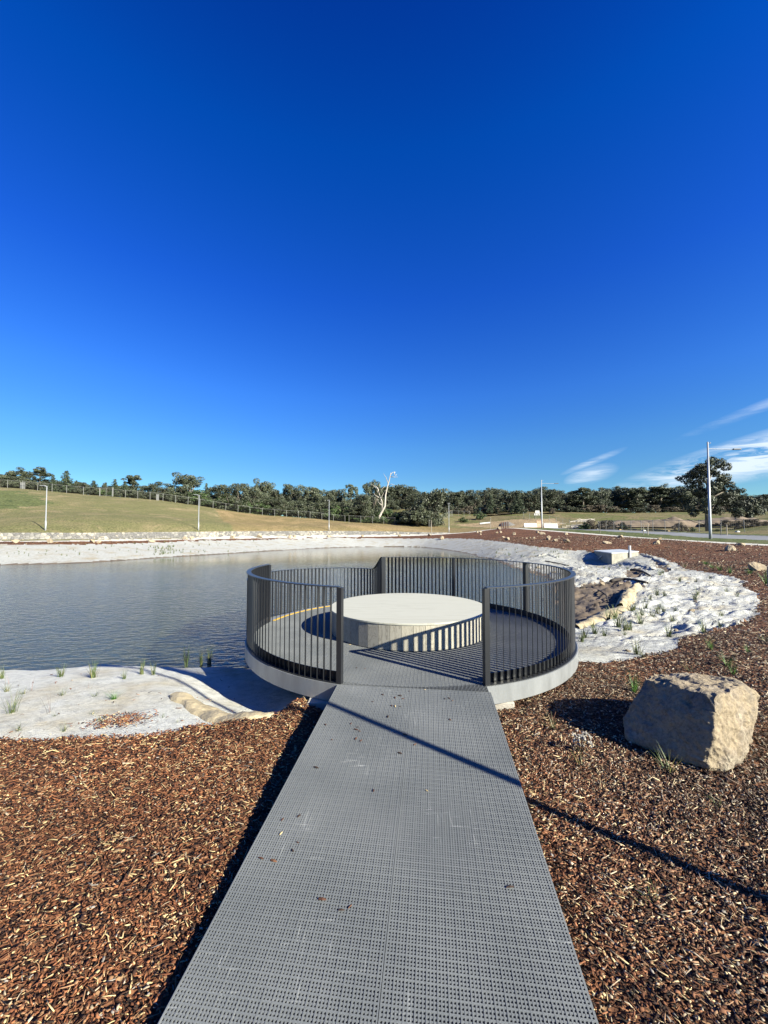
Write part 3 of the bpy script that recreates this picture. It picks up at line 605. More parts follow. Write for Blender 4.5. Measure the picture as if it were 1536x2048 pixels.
# grating clipped to the circle, cut at the ramp line
def deck_bars():
    mb = MB(); Rg = RD - .055
    cxl = (CX - J.x) * uy - (CY - J.y) * ux; cal = (CX - J.x) * ux + (CY - J.y) * uy
    s = -RD
    i = 0
    def flat(a, s_, dz): return (J.x + ux * a + uy * s_, J.y + uy * a - ux * s_, dz)
    def bar(p0, p1, wx, wa, zt, h):
        vs = [flat(a + k * wa, s_ + k * wx, z) for a, s_ in (p0, p1) for k, z in ((-.5, zt), (.5, zt), (.4, zt - h), (-.4, zt - h))]
        mb.add(vs, [(0, 1, 5, 4), (1, 2, 6, 5), (3, 0, 4, 7), (0, 3, 2, 1), (4, 5, 6, 7)])
    while s < RD:
        d = Rg ** 2 - s ** 2
        if d > .001:
            h = math.sqrt(d); ss = cxl + s; lo, hi = cal - h, cal + h
            if abs(ss) < RW / 2 - .02: lo = .006
            elif lo < .0: pass
            bar((lo, ss), (hi, ss), .0050 if i % 3 else .0062, 0, 0 if i % 3 else .0012, .028)
        s += BAR; i += 1
    a = -RD; i = 0
    while a < RD:
        d = Rg ** 2 - a ** 2
        if d > .001:
            h = math.sqrt(d); aa = cal + a
            if aa > .004: bar((aa, cxl - h), (aa, cxl + h), 0, .0052 if i % 3 else .0064, -.0008 if i % 3 else .0006, .026)
            elif aa > -.12:
                for q in (-1, 1):
                    lo_, hi_ = sorted((cxl + q * h, q * (RW / 2 + .01)))
                    if (q < 0 and cxl - h < -RW / 2) or (q > 0 and cxl + h > RW / 2): bar((aa, lo_), (aa, hi_), 0, .0052, -.0008, .026)
        a += BAR; i += 1
    return mb
offd(deck_bars().build('grating', M['grating'], deck))
# opening to the lower landing (angles)
TO0 = math.atan2(8.905 - CY, -.02 - CX)           # right end of the opening
TO1 = math.atan2(6.86 - CY, -2.03 - CX)           # left end
def arc(r_, t0, t1, z, n=60): return [circ(r_, t0 + (t1 - t0) * i / n, z) for i in range(n + 1)]
def prism_ring(mb, r0, r1, t0, t1, z0, z1, n=80):
    vs = []; fs = []
    for i in range(n + 1):
        t = t0 + (t1 - t0) * i / n
        vs += [circ(r0, t, z0), circ(r1, t, z0), circ(r1, t, z1), circ(r0, t, z1)]
    for i in range(n):
        for k in range(4): fs.append((i * 4 + k, i * 4 + (k + 1) % 4, i * 4 + 4 + (k + 1) % 4, i * 4 + 4 + k))
    fs += [(0, 1, 2, 3), tuple(reversed(range(4 * n, 4 * n + 4)))]
    mb.add(vs, fs)
# fascia channel: web + two flanges, in five rolled lengths with fine joints
segs = [TR - 2 * math.pi + i * (TL - TR + 2 * math.pi) / 5 for i in range(6)]
TRm = TR - 2 * math.pi
segs = [TRm + (TL - TRm) * i / 6 for i in range(7)]
for i in range(6):
    g_ = .0008; a0, a1 = segs[i] + g_, segs[i + 1] - g_
    mb = MB(); prism_ring(mb, RD + .033, RD + .040, a0, a1, -.185, -.002, 40); prism_ring(mb, RD - .035, RD + .0325, a0, a1, -.010, -.002, 40); prism_ring(mb, RD - .035, RD + .0325, a0, a1, -.185, -.177, 40)
    offd(mb.build('fascia', M['steel'], deck))
# joint splice straps
mb = MB()
mb2 = MB(); a0 = ramp_pt(-.02, -RW / 2 - .02); a1 = ramp_pt(-.02, RW / 2 + .02)
mb2.add([(*a0[:2], -.04), (*a1[:2], -.04), (*a1[:2], -.185), (*a0[:2], -.185), (a0[0] + ux * .012, a0[1] + uy * .012, -.04), (a1[0] + ux * .012, a1[1] + uy * .012, -.04), (a1[0] + ux * .012, a1[1] + uy * .012, -.185), (a0[0] + ux * .012, a0[1] + uy * .012, -.185)],
        [(0, 1, 2, 3), (7, 6, 5, 4), (0, 4, 5, 1), (1, 5, 6, 2), (2, 6, 7, 3), (3, 7, 4, 0)])
offd(mb2.build('entry_beam', M['steel'], deck))
kp = MB(); prism_ring(kp, RD - .052, RD - .046, TRm + .02, TO0, -.02, .10, 90); prism_ring(kp, RD - .052, RD - .046, TO1, TL - .02, -.02, .10, 60)
if TO1 > TL: pass
KICK = kp
mb = MB()
prism_ring(mb, RD - .052, RD - .046, TRm + .02, TO0, -.02, .10, 90); offd(mb.build('kick_plate', M['rail'], deck))
mb = MB(); t1 = TO1 if TO1 > 0 else TO1 + 2 * math.pi
prism_ring(mb, RD - .052, RD - .046, t1, TL - .02, -.02, .10, 60); offd(mb.build('kick_plate', M['rail'], deck))
mb = MB(); prism_ring(mb, RD - .11, RD - .06, TO0 + .02, t1 - .02, .002, .009, 50); offd(mb.build('step_nosing', M['yellow'], deck))
mb = MB(); prism_ring(mb, RD - .054, RD - .046, TO0 + .02, t1 - .02, -.19, 0, 50); offd(mb.build('riser', M['rail'], deck))
# beams and legs under the deck
mb = MB()
for k in range(-3, 4):
    x = k * .68; h = math.sqrt(max(RD ** 2 - x * x, .1)) - .08
    mb.box((CX + x, CY, -.105), (.06, 2 * h, .14))
offd(mb.build('floor_beam', M['rail'], deck))
for k in range(7):
    t = R(20 + 51.4 * k); 
    if k == 5: continue
    p = circ(1.95, t); mb = MB(); mb.tube([(p[0], p[1], -1.5), (p[0], p[1], -.18)], .06, 12); offd(mb.build('support_leg', M['steel'], deck, smooth=False))
# lower landing
OUT = [(CX + RD * math.cos(TO0), CY + RD * math.sin(TO0)), (-.33, 9.33), (-.9, 9.56), (-1.5, 9.50), (-2.05, 9.28), (-2.5, 8.75), (-2.72, 8.15), (-2.62, 7.5), (-2.42, 7.02), (CX + RD * math.cos(TO1), CY + RD * math.sin(TO1))]
outl = smooth_line([(x, y, 0) for x, y in OUT], 10)
LZ = -.32
inn_arc = [circ(RD - .03, TO0 + (t1 - TO0) * i / 40)[:2] for i in range(41)]
landing = empty('lower_landing', (-1.6, 8.2, LZ), 'lower grating landing one step down at the back left of the round deck', 'landing')
def offl(o): o.location = -Vector(landing.location); return o
nO = len(outl); idx = [min(40, round(i * 40 / (nO - 1))) for i in range(nO)]
mb = MB()
vs = []
for i in range(nO): vs += [(outl[i][0], outl[i][1], LZ), (*inn_arc[idx[i]], LZ), (outl[i][0], outl[i][1], LZ - .03), (*inn_arc[idx[i]], LZ - .03)]
fs = []
for i in range(nO - 1): a = i * 4; fs += [(a, a + 1, a + 5, a + 4), (a + 2, a + 6, a + 7, a + 3), (a, a + 4, a + 6, a + 2)]
mb.add(vs, fs); offl(mb.build('grating', M['grating'], landing))
mb = MB(); mb.sweep([(p[0], p[1], LZ - .12) for p in outl], .05, .18); offl(mb.build('fascia', M['steel'], landing))
for p in ((-2.3, 8.3), (-1.1, 9.2)): mb = MB(); mb.tube([(*p, -1.6), (*p, LZ - .03)], .06, 10); offl(mb.build('support_leg', M['steel'], landing))

# ------------------------------------------------------------------ railings
def bar_mesh(w, d, h):
    mb = MB(); mb.box((0, 0, h / 2), (w, d, h)); return mb.mesh('baluster', M['rail'])
SLAT = bar_mesh(.047, .007, 1.0)      # x = radial depth
def resample(pts, step):
    out = []; acc = 0; nxt = step * .5
    for i in range(len(pts) - 1):
        a, b = Vector(pts[i]), Vector(pts[i + 1]); L_ = (Vector((b.x, b.y, 0)) - Vector((a.x, a.y, 0))).length
        while nxt <= acc + L_:
            t = (nxt - acc) / L_; p = a.lerp(b, t); d = (b - a); out.append((p, math.atan2(d.y, d.x))); nxt += step
        acc += L_
    return out
def railing(name, label, top, base, posts, loc, step=.0835, twist=None):
    """top: path of the top rail (x,y,z); base(x,y) gives the foot level"""
    t = empty(name, loc, label, 'railing')
    def o_(o): o.location = Vector(o.location) - Vector(loc); return o
    mb = MB(); mb.sweep(top, .062, .012); o_(mb.build('top_rail', M['rail_top'], t))
    mb = MB(); bp = [(p[0], p[1], base(p) + .006) for p in top]; mb.sweep(bp, .058, .010); o_(mb.build('bottom_rail', M['rail'], t))
    rs = resample(top, step)
    for p, a in rs:
        if any((Vector((p.x, p.y)) - Vector(q[:2])).length < .055 for q in posts): continue
        z0 = base(p) + .012; o = link('baluster', SLAT, t, Vector((p.x, p.y, z0)) - Vector(loc)); o.rotation_euler = (0, 0, twist(p)); o.scale = (1, 1, p.z - .006 - z0)
    for q in posts:
        x, y, a, wd, dp, zt = q; z0 = base((x, y, 0)) - .05
        mb = MB(); mb.box((0, 0, (zt - z0) / 2), (dp, wd, zt - z0)); o = mb.build('post', M['rail'], t, Vector((x, y, z0)) - Vector(loc)); o.rotation_euler = (0, 0, a)
    return t
HT = 1.0
low_top = []
nO = len(outl)
for i, p in enumerate(outl):
    f = i / (nO - 1); a = min(1, max(0, (f - .015) / .085)); b = min(1, max(0, (.985 - f) / .13)); a = a * a * (3 - 2 * a); b = b * b * (3 - 2 * b)
    low_top.append((p[0], p[1], HT - .31 * min(a, b)))
right_top = arc(RD, TRm + .012, TO0, HT, 110)
left_top = arc(RD, t1, TL - .012, HT, 80)
def postat(t, wd=.05, dp=.10, r_=RD): p = circ(r_, t); return (p[0], p[1], t, wd, dp, HT - .006)
# posts by where they stand
def tang(x, y): return math.atan2(y - CY, x - CX)
pr = [postat(TRm + .012, .056, .056)] + [postat(t) for t in (tang(2.62, 7.30), tang(1.55, 8.6))] + [postat(TO0, .09, .09)]
railing('right_railing', 'black steel railing round the right and back of the deck, from right entry post', right_top, lambda p: -.001, pr, (CX + RD, CY, 0), twist=lambda p: R(float(np.interp(math.degrees(tang(p.x, p.y)), [-78, -59, -15, 10, 30, 60, 98], [76, 70, 40, 50, 68, 108, 142]))))
plt_ = [postat(TL - .012, .056, .056), postat(t1, .07, .07)]
railing('left_railing', 'black steel railing curving round the left front of the deck from the left entry post', left_top, lambda p: -.001, plt_, (CX - RD, CY, 0), twist=lambda p: R(103 + 1.25 * (-130 - ((math.degrees(tang(p.x, p.y)) + 0) % 360 - 360))))
def ltw(p):
    i = min(range(len(outl)), key=lambda k: (outl[k][0] - p.x) ** 2 + (outl[k][1] - p.y) ** 2); return R(float(np.interp(i / (len(outl) - 1), [0, .12, .22, .35, .65, .8, 1], [150, 150, 120, 55, 48, 25, 10])))
def lbase(p):
    return LZ + .0
railing('landing_railing', 'lower black steel railing behind the deck that dips down around the back left landing', low_top, lbase, [], (-1.6, 9.5, LZ), .088, twist=ltw)

# ------------------------------------------------------------------ round bench table
bench = empty('round_bench', (.40, 6.40, .003), 'low round timber-look platform seat in the middle of the deck', 'bench')
BR, BH = 1.27, .365
mb = MB(); nb = 50
for i in range(nb):
    t0 = 2 * math.pi * i / nb + .0016; t1_ = 2 * math.pi * (i + 1) / nb - .0016
    mb.ct = (random.random(), random.random(), random.random())
    vs = []
    for t in (t0, t1_):
        for r_, z in ((BR - .03, .004), (BR - .003, .004), (BR, .007), (BR, BH - .028), (BR - .03, BH - .028)): vs.append((r_ * math.cos(t), r_ * math.sin(t), z))
    mb.add(vs, [(0, 1, 6, 5), (1, 2, 7, 6), (2, 3, 8, 7), (3, 4, 9, 8), (4, 0, 5, 9), (0, 4, 3, 2, 1), (5, 6, 7, 8, 9)])
mb.build('board_skirt', M['board_wood'], bench, tint=True)
mb = MB(); mb.tube([(0, 0, .01), (0, 0, BH - .03)], BR - .034, 64); mb.build('core', M['rail'], bench)
mb = MB(); n = 128; prof = [(0, BH - .026), (BR + .004, BH - .026), (BR + .007, BH - .022), (BR + .007, BH - .003), (BR + .003, BH), (0, BH)]
vs = [(r_ * math.cos(2 * math.pi * k / n), r_ * math.sin(2 * math.pi * k / n), z) for r_, z in prof[1:5] for k in range(n)]
fs = [(j * n + k, j * n + (k + 1) % n, (j + 1) * n + (k + 1) % n, (j + 1) * n + k) for j in range(3) for k in range(n)] + [tuple(reversed(range(n))), tuple(range(3 * n, 4 * n))]
mb.add(vs, fs); mb.build('seat_top', M['top_wood'], bench)
bench.rotation_euler = (0, 0, R(-4))

# footing
mb = MB(); x0, x1 = -.80, 1.36; mb.box((0, 0, 0), (x1 - x0, .42, .34)); o = mb.build('concrete_footing', M['concrete'], None, ((x0 + x1) / 2, 4.27, -.362)); tag(o, 'pale concrete footing beam under the deck entry', 'footing')
bv = o.modifiers.new('bevel', 'BEVEL'); bv.width = .012; bv.segments = 2

# ------------------------------------------------------------------ stone wall along the path
def wall_obj():
    B = smooth_line(WALL_B, 8); T = smooth_line(WALL_T, 8); w_ = (B[1][0] - B[0][0], B[1][1] - B[0][1])
    B = [(B[0][0] - 45, B[0][1] - 9, B[0][2])] + B; T = [(T[0][0] - 45, T[0][1] - 9, T[0][2])] + T
    B = [Vector(b) for b in B]; T = [Vector(t) for t in T]; vs = []; fs = []
    n = 0; pts = []
    for i in range(len(B) - 1):
        L_ = (B[i + 1] - B[i]).length; k = max(1, int(L_ / .3))
        for j in range(k): t = j / k; pts.append((B[i].lerp(B[i + 1], t), T[i].lerp(T[i + 1], t)))
    pts.append((B[-1], T[-1]))
    for b, t in pts:
        back = (b * 1.0); back.z = 0; back = back.normalized(); b = b - back * .15; t = Vector((b.x, b.y, t.z - .02)) + back * .25; e = (mnoise.noise(b * 1.3)) * .08; b.z -= .15; t.z += .06 + e * .4
        m1 = b.lerp(t, .5) + Vector((e, e * .6, 0)); t2 = t + back * 2.0 + Vector((0, 0, -.04)); vs += [b, m1, t, t2, t2 - Vector((0, 0, .6))]
    for i in range(len(pts) - 1):
        for j in range(4): a = i * 5 + j; fs.append((a, a + 5, a + 6, a + 1))
    me = bpy.data.meshes.new('stone_wall'); me.from_pydata([tuple(v) for v in vs], [], fs); me.materials.append(M['stone_wall'])
    bm = bmesh.new(); bm.from_mesh(me); bmesh.ops.recalc_face_normals(bm, faces=bm.faces); bm.to_mesh(me); bm.free()
    tag(link('stone_wall', me), 'long low stone-pitched retaining wall behind the far path', 'retaining wall')
wall_obj()
#PART2

# ------------------------------------------------------------------ loose bark chips on the mulch bed
def chips():
    def region(x, y):
        m = inpoly(x, y, inner) & ~inpoly(x + fbm(x * 1.5, y * 1.5, 4) * .12, y + fbm(x * 1.5 + 50, y * 1.5, 4) * .12, FABRIC)
        a = (x - J.x) * ux + (y - J.y) * uy; s_ = (x - J.x) * uy - (y - J.y) * ux
        under = (np.abs(s_) < RW / 2 - .15) & (a < 0)
        return m & ~under & (np.hypot(x - CX, y - CY) > 1.6)
    bands = [(.7, 2.2, 7600, .72), (2.2, 3.6, 5600, .78), (3.6, 5.5, 2900, .95), (5.5, 9, 800, 1.3), (9, 15, 170, 2.0), (15, 26, 85, 2.6), (26, 50, 14, 4.0), (-1, -1, 0, 0)][:-1]
    P = []; SC = []
    for r0, r1, dn, sc_ in bands:
        half = R(62); area = half * (r1 ** 2 - r0 ** 2); n = int(area * dn)
        r_ = np.sqrt(rng.uniform(r0 ** 2, r1 ** 2, n)); t = rng.uniform(-half, half, n); x = r_ * np.sin(t); y = r_ * np.cos(t)
        k = region(x, y) | ((rng.random(n) < (.006 if r0 < 9 else .02)) & (hz(x, y) > WATER + .03) & (np.hypot(x - CX, y - CY) > 2.6) & inpoly(x, y, inner)); P.append(np.stack([x[k], y[k]], 1)); SC.append(np.full(k.sum(), sc_))
    cp = np.array([PZ(u_, v_, -.34)[:2] for u_, v_ in ((220, 1462), (238, 1452), (250, 1447), (262, 1446), (212, 1458), (246, 1456))]); cq = cp[rng.integers(0, 6, 420)] + rng.normal(0, .09, (420, 2)) * np.array([1.5, .8]); P.append(cq); SC.append(np.full(420, .9))
    P = np.concatenate(P); SC = np.concatenate(SC); n = len(P); x, y = P[:, 0], P[:, 1]
    z = hz(x, y) + fbm(x * 4, y * 4, 4) * .02 + .018 + rng.uniform(0, .018, n) * SC ** .5
    offbed = ~region(x, y); z = np.where(offbed, hz(x, y) + .016 + np.clip((x - 3) / 3, 0, 1) * .03, z)
    big = rng.random(n)
    L = np.where(big < .035, rng.uniform(.06, .15, n), np.where(big < .34, rng.uniform(.025, .07, n), rng.uniform(.010, .030, n))) * SC
    Wd = np.where(big < .34, rng.uniform(.0022, .0075, n), rng.uniform(.006, .017, n)) * SC
    H = rng.uniform(.0015, .004, n) * SC
    # loosely aligned by raking, turning slowly over the bed
    yaw = fbm(x * .35, y * .35, 2) * 3 + R(35) + rng.normal(0, .75, n)
    pit = rng.normal(0, .30, n); rol = rng.normal(0, .5, n)
    cy_, sy = np.cos(yaw), np.sin(yaw); cp, sp_ = np.cos(pit), np.sin(pit); cr, sr = np.cos(rol), np.sin(rol)
    ax = np.stack([cy_ * cp, sy * cp, sp_], 1); az_ = np.stack([cy_ * -sp_ * cr + sy * sr, -sy * sp_ * cr - cy_ * sr, cp * cr], 1); ay = np.cross(az_, ax)
    c = np.stack([x, y, z], 1)
    tp = rng.uniform(.25, 1, (n, 2)); bend = rng.normal(0, .12, n) * L
    V = np.empty((n, 12, 3), np.float32)
    for j, (u, k) in enumerate(((-.5, tp[:, 0]), (0, np.ones(n)), (.5, tp[:, 1]))):
        base = c + ax * (u * L)[:, None] + ay * ((bend if j == 1 else 0 * bend))[:, None]
        for q, (sy_, sz) in enumerate(((-1, -1), (1, -1), (1, 1), (-1, 1))):
            V[:, j * 4 + q] = base + ay * (sy_ * Wd * k * .5)[:, None] + az_ * (sz * H * .5)[:, None]
    F = []
    for j in (0, 4):
        for a_, b_ in ((1, 2), (2, 3), (3, 0)): F.append((j + a_, j + b_, j + 4 + b_, j + 4 + a_))
    F += [(0, 3, 2, 1), (8, 9, 10, 11)]
    F = np.array(F); Q = (F[None] + (np.arange(n) * 12)[:, None, None]).reshape(-1, 4)
    fabric_bits = None
    pal = np.array([(.045, .021, .013), (.14, .052, .024), (.26, .105, .046), (.32, .175, .09), (.56, .42, .21), (.46, .36, .24), (.022, .015, .011), (.25, .22, .19)])
    redder = np.clip(.62 - x * .22, .04, 1)     # the left bed is fresher and redder, the right one weathered
    pr_ = np.stack([.20 + 0 * x, .24 + .10 * redder, .10 + .20 * redder, .12 + 0 * x, .05 + 0 * x, .03 + .05 * (1 - redder), .24 - .22 * redder + .03, .05 * (1 - redder) + .01], 1)
    pale = (big < .34); pr_[pale, 4] *= 3.6; pr_[pale, 3] *= 1.6
    pr_ /= pr_.sum(1, keepdims=True); cs = pr_.cumsum(1); idx_ = (rng.random(n)[:, None] > cs).sum(1).clip(0, 7)
    dull = np.clip((x - .6) / 2.0, 0, 1)[:, None]; base_c = pal[idx_]; grey_c = base_c.mean(1, keepdims=True) * np.array([1.14, 1.0, .80]); base_c = base_c * (1 - dull * .6) + grey_c * dull * .6
    colr = base_c * (1 + .5 * np.clip(fbm(x * .9 + 4, y * .9, 3), -.6, .6))[:, None] * rng.uniform(.7, 1.3, (n, 1))
    me = fast_mesh('bark_chips', V.reshape(-1, 3), Q, M['chip'], tint=np.repeat(colr, 12, 0))
    tag(link('bark_chips', me), 'reddish brown bark chips and pale wood slivers strewn over the mulch beds', 'bark mulch', kind='stuff')
chips()

# ------------------------------------------------------------------ boulders
def hull_mesh(name, pts, sub, disp, seed, fine=1.0, sm=(1, 2)):
    bm = bmesh.new()
    for p in pts: bm.verts.new(p)
    bmesh.ops.convex_hull(bm, input=bm.verts)
    loose = [v for v in bm.verts if not v.link_faces]; bmesh.ops.delete(bm, geom=loose, context='VERTS')
    bmesh.ops.triangulate(bm, faces=bm.faces)
    for it in range(sub):
        bmesh.ops.subdivide_edges(bm, edges=bm.edges, cuts=1, use_grid_fill=True, smooth=.0)
        if it in sm: bmesh.ops.smooth_vert(bm, verts=bm.verts, factor=.35, use_axis_x=True, use_axis_y=True, use_axis_z=True)
    bm.normal_update(); o = Vector((seed * 3.7, seed * 1.3, 0))
    for v in bm.verts:
        q = v.co * 3 / fine + o
        d = mnoise.fractal(q, 1.0, 2.1, 6) * .55 + (abs(mnoise.noise(q * 2.3)) - .2) * -.5 + mnoise.cell(q * 1.6) * .14
        v.co += v.normal * d * disp
    me = bpy.data.meshes.new(name); bm.to_mesh(me); bm.free(); me.materials.append(M['rock']); return me
def PD(px, py, Y): return Vector(PY(px, py, Y))
base = Vector((2.45, 3.15, on(2.45, 3.15).z))
bp_ = [PD(1246, 1440, 3.42), PD(1252, 1478, 3.30), PD(1335, 1506, 3.10), PD(1415, 1535, 2.86), PD(1466, 1541, 2.88), PD(1494, 1500, 3.02), PD(1512, 1430, 3.14), PD(1518, 1388, 3.2), PD(1490, 1370, 3.22),
       PD(1432, 1392, 2.93), PD(1368, 1376, 3.13), PD(1290, 1364, 3.5), PD(1270, 1400, 3.48), PD(1307, 1345, 3.62), PD(1400, 1346, 3.6), PD(1470, 1358, 3.5), PD(1428, 1470, 2.86), PD(1512, 1420, 3.55), PD(1300, 1420, 3.9), PD(1450, 1430, 3.95)]
bp_ = [p - base for p in bp_] + [Vector((-.3, .1, -.12)), Vector((.3, -.1, -.12)), Vector((.4, .5, -.1))]
o = link('boulder', hull_mesh('large_boulder', bp_, 6, .038, 1.0, .42, (3,)), None, base)
for p in o.data.polygons: p.use_smooth = True
tag(o, 'large angular tan boulder with a shaded left face, on the mulch right of the boardwalk', 'boulder')
rock_src = []
for k in range(6):
    rr_ = random.Random(k + 3); pts = []
    for i in range(13):
        a = rr_.uniform(0, 6.28); e = rr_.uniform(-.5, 1.2); q = rr_.uniform(.72, 1)
        pts.append((math.cos(a) * math.cos(e) * q * .5, math.sin(a) * math.cos(e) * q * .42, math.sin(e) * q * .46 + .12))
    me = hull_mesh('rock', pts, 4, .07, k + 2, .8, (2,))
    rock_src.append(me)
rocks = [
 (32, 1086, 20, 9, 'pair of flat cream rocks'), (100, 1086, 16, 12, 'rounded cream rock'), (184, 1085.5, 15, 9, 'pale rock'), (199, 1086, 12, 6, 'low grey rock'), (302, 1084, 17, 7, 'low cream rock'),
 (370, 1079, 12, 9, 'cream rock'), (384, 1079.5, 13, 8, 'cream rock'), (465, 1077, 13, 8, 'grey and cream rock'), (519, 1075.5, 14, 8, 'cream rock'), (580, 1076, 10, 8, 'cream rock'), (589, 1075.5, 9, 7, 'small cream rock'),
 (658, 1074.5, 10, 6, 'low pale rock'), (725, 1074, 9, 6, 'low pale rock'), (799, 1073, 9, 5, 'dark little rock'), (859, 1072, 8, 6, 'dark brown rock'), (884, 1079, 13, 9, 'chunky white rock')]
lampn = ['first', 'second', 'third', 'fourth']
place_lbl = ['at the far left end of the long white path', 'below the leftmost lamp post', 'on the far path edge between the first two lamp posts', 'just right of a pale rock between the first two lamp posts', 'on the far path edge, lone rock nearer the second lamp post',
 'first of two rocks left of the second lamp post', 'second of two rocks, nearest below the second lamp post', 'half hidden on the path edge right of the second lamp post', 'on the path edge straight above the left end of the deck railing', 'left of two touching rocks before the third lamp post', 'right of two touching rocks before the third lamp post',
 'below the third lamp post', 'below the foot of the dead white tree', 'between the dead tree and the thin stake on the path edge', 'at the foot of the thin stake by the path', 'at the tip of the fabric bank below the fourth lamp post']
rocks = [(a, b, c, d, e + ' ' + f) for (a, b, c, d, e), f in zip(rocks, place_lbl)]
rocks += [(954, 1066, 7, 6, 'left rock of a small cream cluster by the path'), (961, 1065, 8, 5, 'cream rock touching the cluster by the path bend'), (961, 1070, 6, 4, 'small white rock below the cream cluster'),
 (998, 1059, 11, 9, 'upright rock with a dark left side on the path bend beside the bollards'), (994, 1067, 7, 5, 'dark flat rock in the mulch below the path bend'), (1001, 1066, 8, 6, 'pale grey rock beside the dark flat rock below the bend'),
 (1028, 1070, 11, 9, 'rounded white-edged rock alone in the upper mulch'), (1007, 1076, 9, 5, 'small flat white rock at the left of the upper mulch'), (1015, 1080.5, 12, 8, 'blocky white rock nearest the fabric in the upper mulch'),
 (1052, 1078, 7, 4, 'left of three small low rocks in a row'), (1060, 1078, 6, 5, 'middle of three small low rocks in a row'), (1068, 1077, 8, 4, 'right of three small low rocks in a row'),
 (1075, 1066, 9, 6, 'cream rock at the path left of the distant street light'), (1084, 1069, 14, 8, 'dark hollow rock at the foot of the distant street light'),
 (1097, 1080, 13, 12, 'tall two-tone block rock in the upper mulch'), (1110, 1083, 12, 8, 'brown sloping rock right of the tall block rock'), (1134, 1086, 15, 11, 'pointed pale rock alone above the fabric bank'),
 (1132, 1070, 12, 7, 'small cream rock on the path edge right of the distant street light'), (1165, 1071, 8, 4, 'tiny flat stone at the path'), (1214, 1088, 20, 8, 'low dark grey rock above the concrete pit'),
 (1241, 1076, 15, 8, 'yellowish rock on the path edge above the pit'), (1312, 1089, 19, 12, 'brown rock with a bright right face'), (1320, 1081, 12, 8, 'pale rock leaning behind the brown rock'),
 (1461, 1102, 27, 15, 'domed dark rock with a bright right face near the tall street light'), (1480, 1091, 24, 9, 'flat cream rock behind the domed dark rock'), (1516, 1141, 36, 25, 'big white boulder with a shaded left side at the right edge of the picture')]
for i, (px, py, w_, h_, lb) in enumerate(rocks):
    g = ground_at(px, py); Y = g.y; wm = w_ / FPX * Y; hm = h_ / FPX * Y
    o = link('rock', rock_src[i % 6], None, g + Vector((0, 0, -hm * .12))); o.rotation_euler = (0, 0, random.uniform(-.5, .5) + (0 if i % 2 else math.pi))
    o.scale = (wm * 1.1, wm * 1.0, hm * 1.75)
    tag(o, lb if len(lb.split()) <= 16 else ' '.join(lb.split()[:16]), 'rock', 'rocks set out around the pond edge')

for i, (px, py, w_, h_, lb) in enumerate([(1203, 1170, 16, 9, 'pale rock on the inlet bank just outside the railing'), (1125, 1142, 14, 9, 'cream rock at the waterline seen over the back rail'), (1108, 1147, 12, 7, 'dark rock at the waterline seen over the back rail'), (1075, 1136, 14, 7, 'flat dark rock on the shoreline beyond the railing'), (1148, 1151, 13, 7, 'brown rock at the top of the bare soil'), (1240, 1170, 14, 7, 'small pale rock in the torn fabric'),
    (1390, 1205, 12, 8, 'white lump pinning the fabric in the middle of the right bank'), (1384, 1226, 20, 12, 'pale crumpled lump on the right fabric near the dark sedge'), (1262, 1178, 16, 9, 'dark clod at the corner of the bare soil'), (1376, 1168, 9, 7, 'round white stone on the fabric seam'), (1352, 1262, 14, 7, 'low dark clod low on the right fabric'), (1256, 1304, 18, 9, 'grey clod beside the bushy sedge')]):
    g = ground_at(px, py); o = link('rock', rock_src[(i * 5 + 1) % 6], None, g - Vector((0, 0, .02))); s_ = g.y / FPX; o.scale = (w_ * s_, w_ * s_ * .8, h_ * s_ * 1.6); o.rotation_euler = (0, 0, i * 1.3); tag(o, lb, 'rock')
for i, (a, lb) in enumerate((([(1222, 1166), (1250, 1163), (1292, 1170)], 'dark log lying along the top of the bare soil'), ([(1160, 1178), (1190, 1172), (1222, 1168)], 'thin dark branch along the bare soil edge'), ([(1262, 1142), (1284, 1146), (1300, 1155)], 'short dark log under the torn fabric below the pit'), ([(1090, 1124), (1112, 1128), (1138, 1133)], 'dark branch on the fabric beyond the right railing'), ([(1196, 1182), (1212, 1192), (1216, 1206)], 'crooked root sticking out of the bare soil'))):
    P_ = [ground_at(*q_) for q_ in a]; O_ = P_[0].copy(); mb = MB(); r0 = (.07, .03, .06, .04, .025)[i]
    mb.tube([q_ - O_ + Vector((0, 0, r0 * (1.2 if k else .8))) for k, q_ in enumerate(smooth_line([tuple(v) for v in P_], 4)) for q_ in [Vector(q_)]], [r0 * (1 - .05 * k) for k in range(9)], 8)
    tag(mb.build('log' if r0 > .05 else 'branch', M['dark_wood'], None, O_, smooth=True), lb, 'log' if r0 > .05 else 'branch')

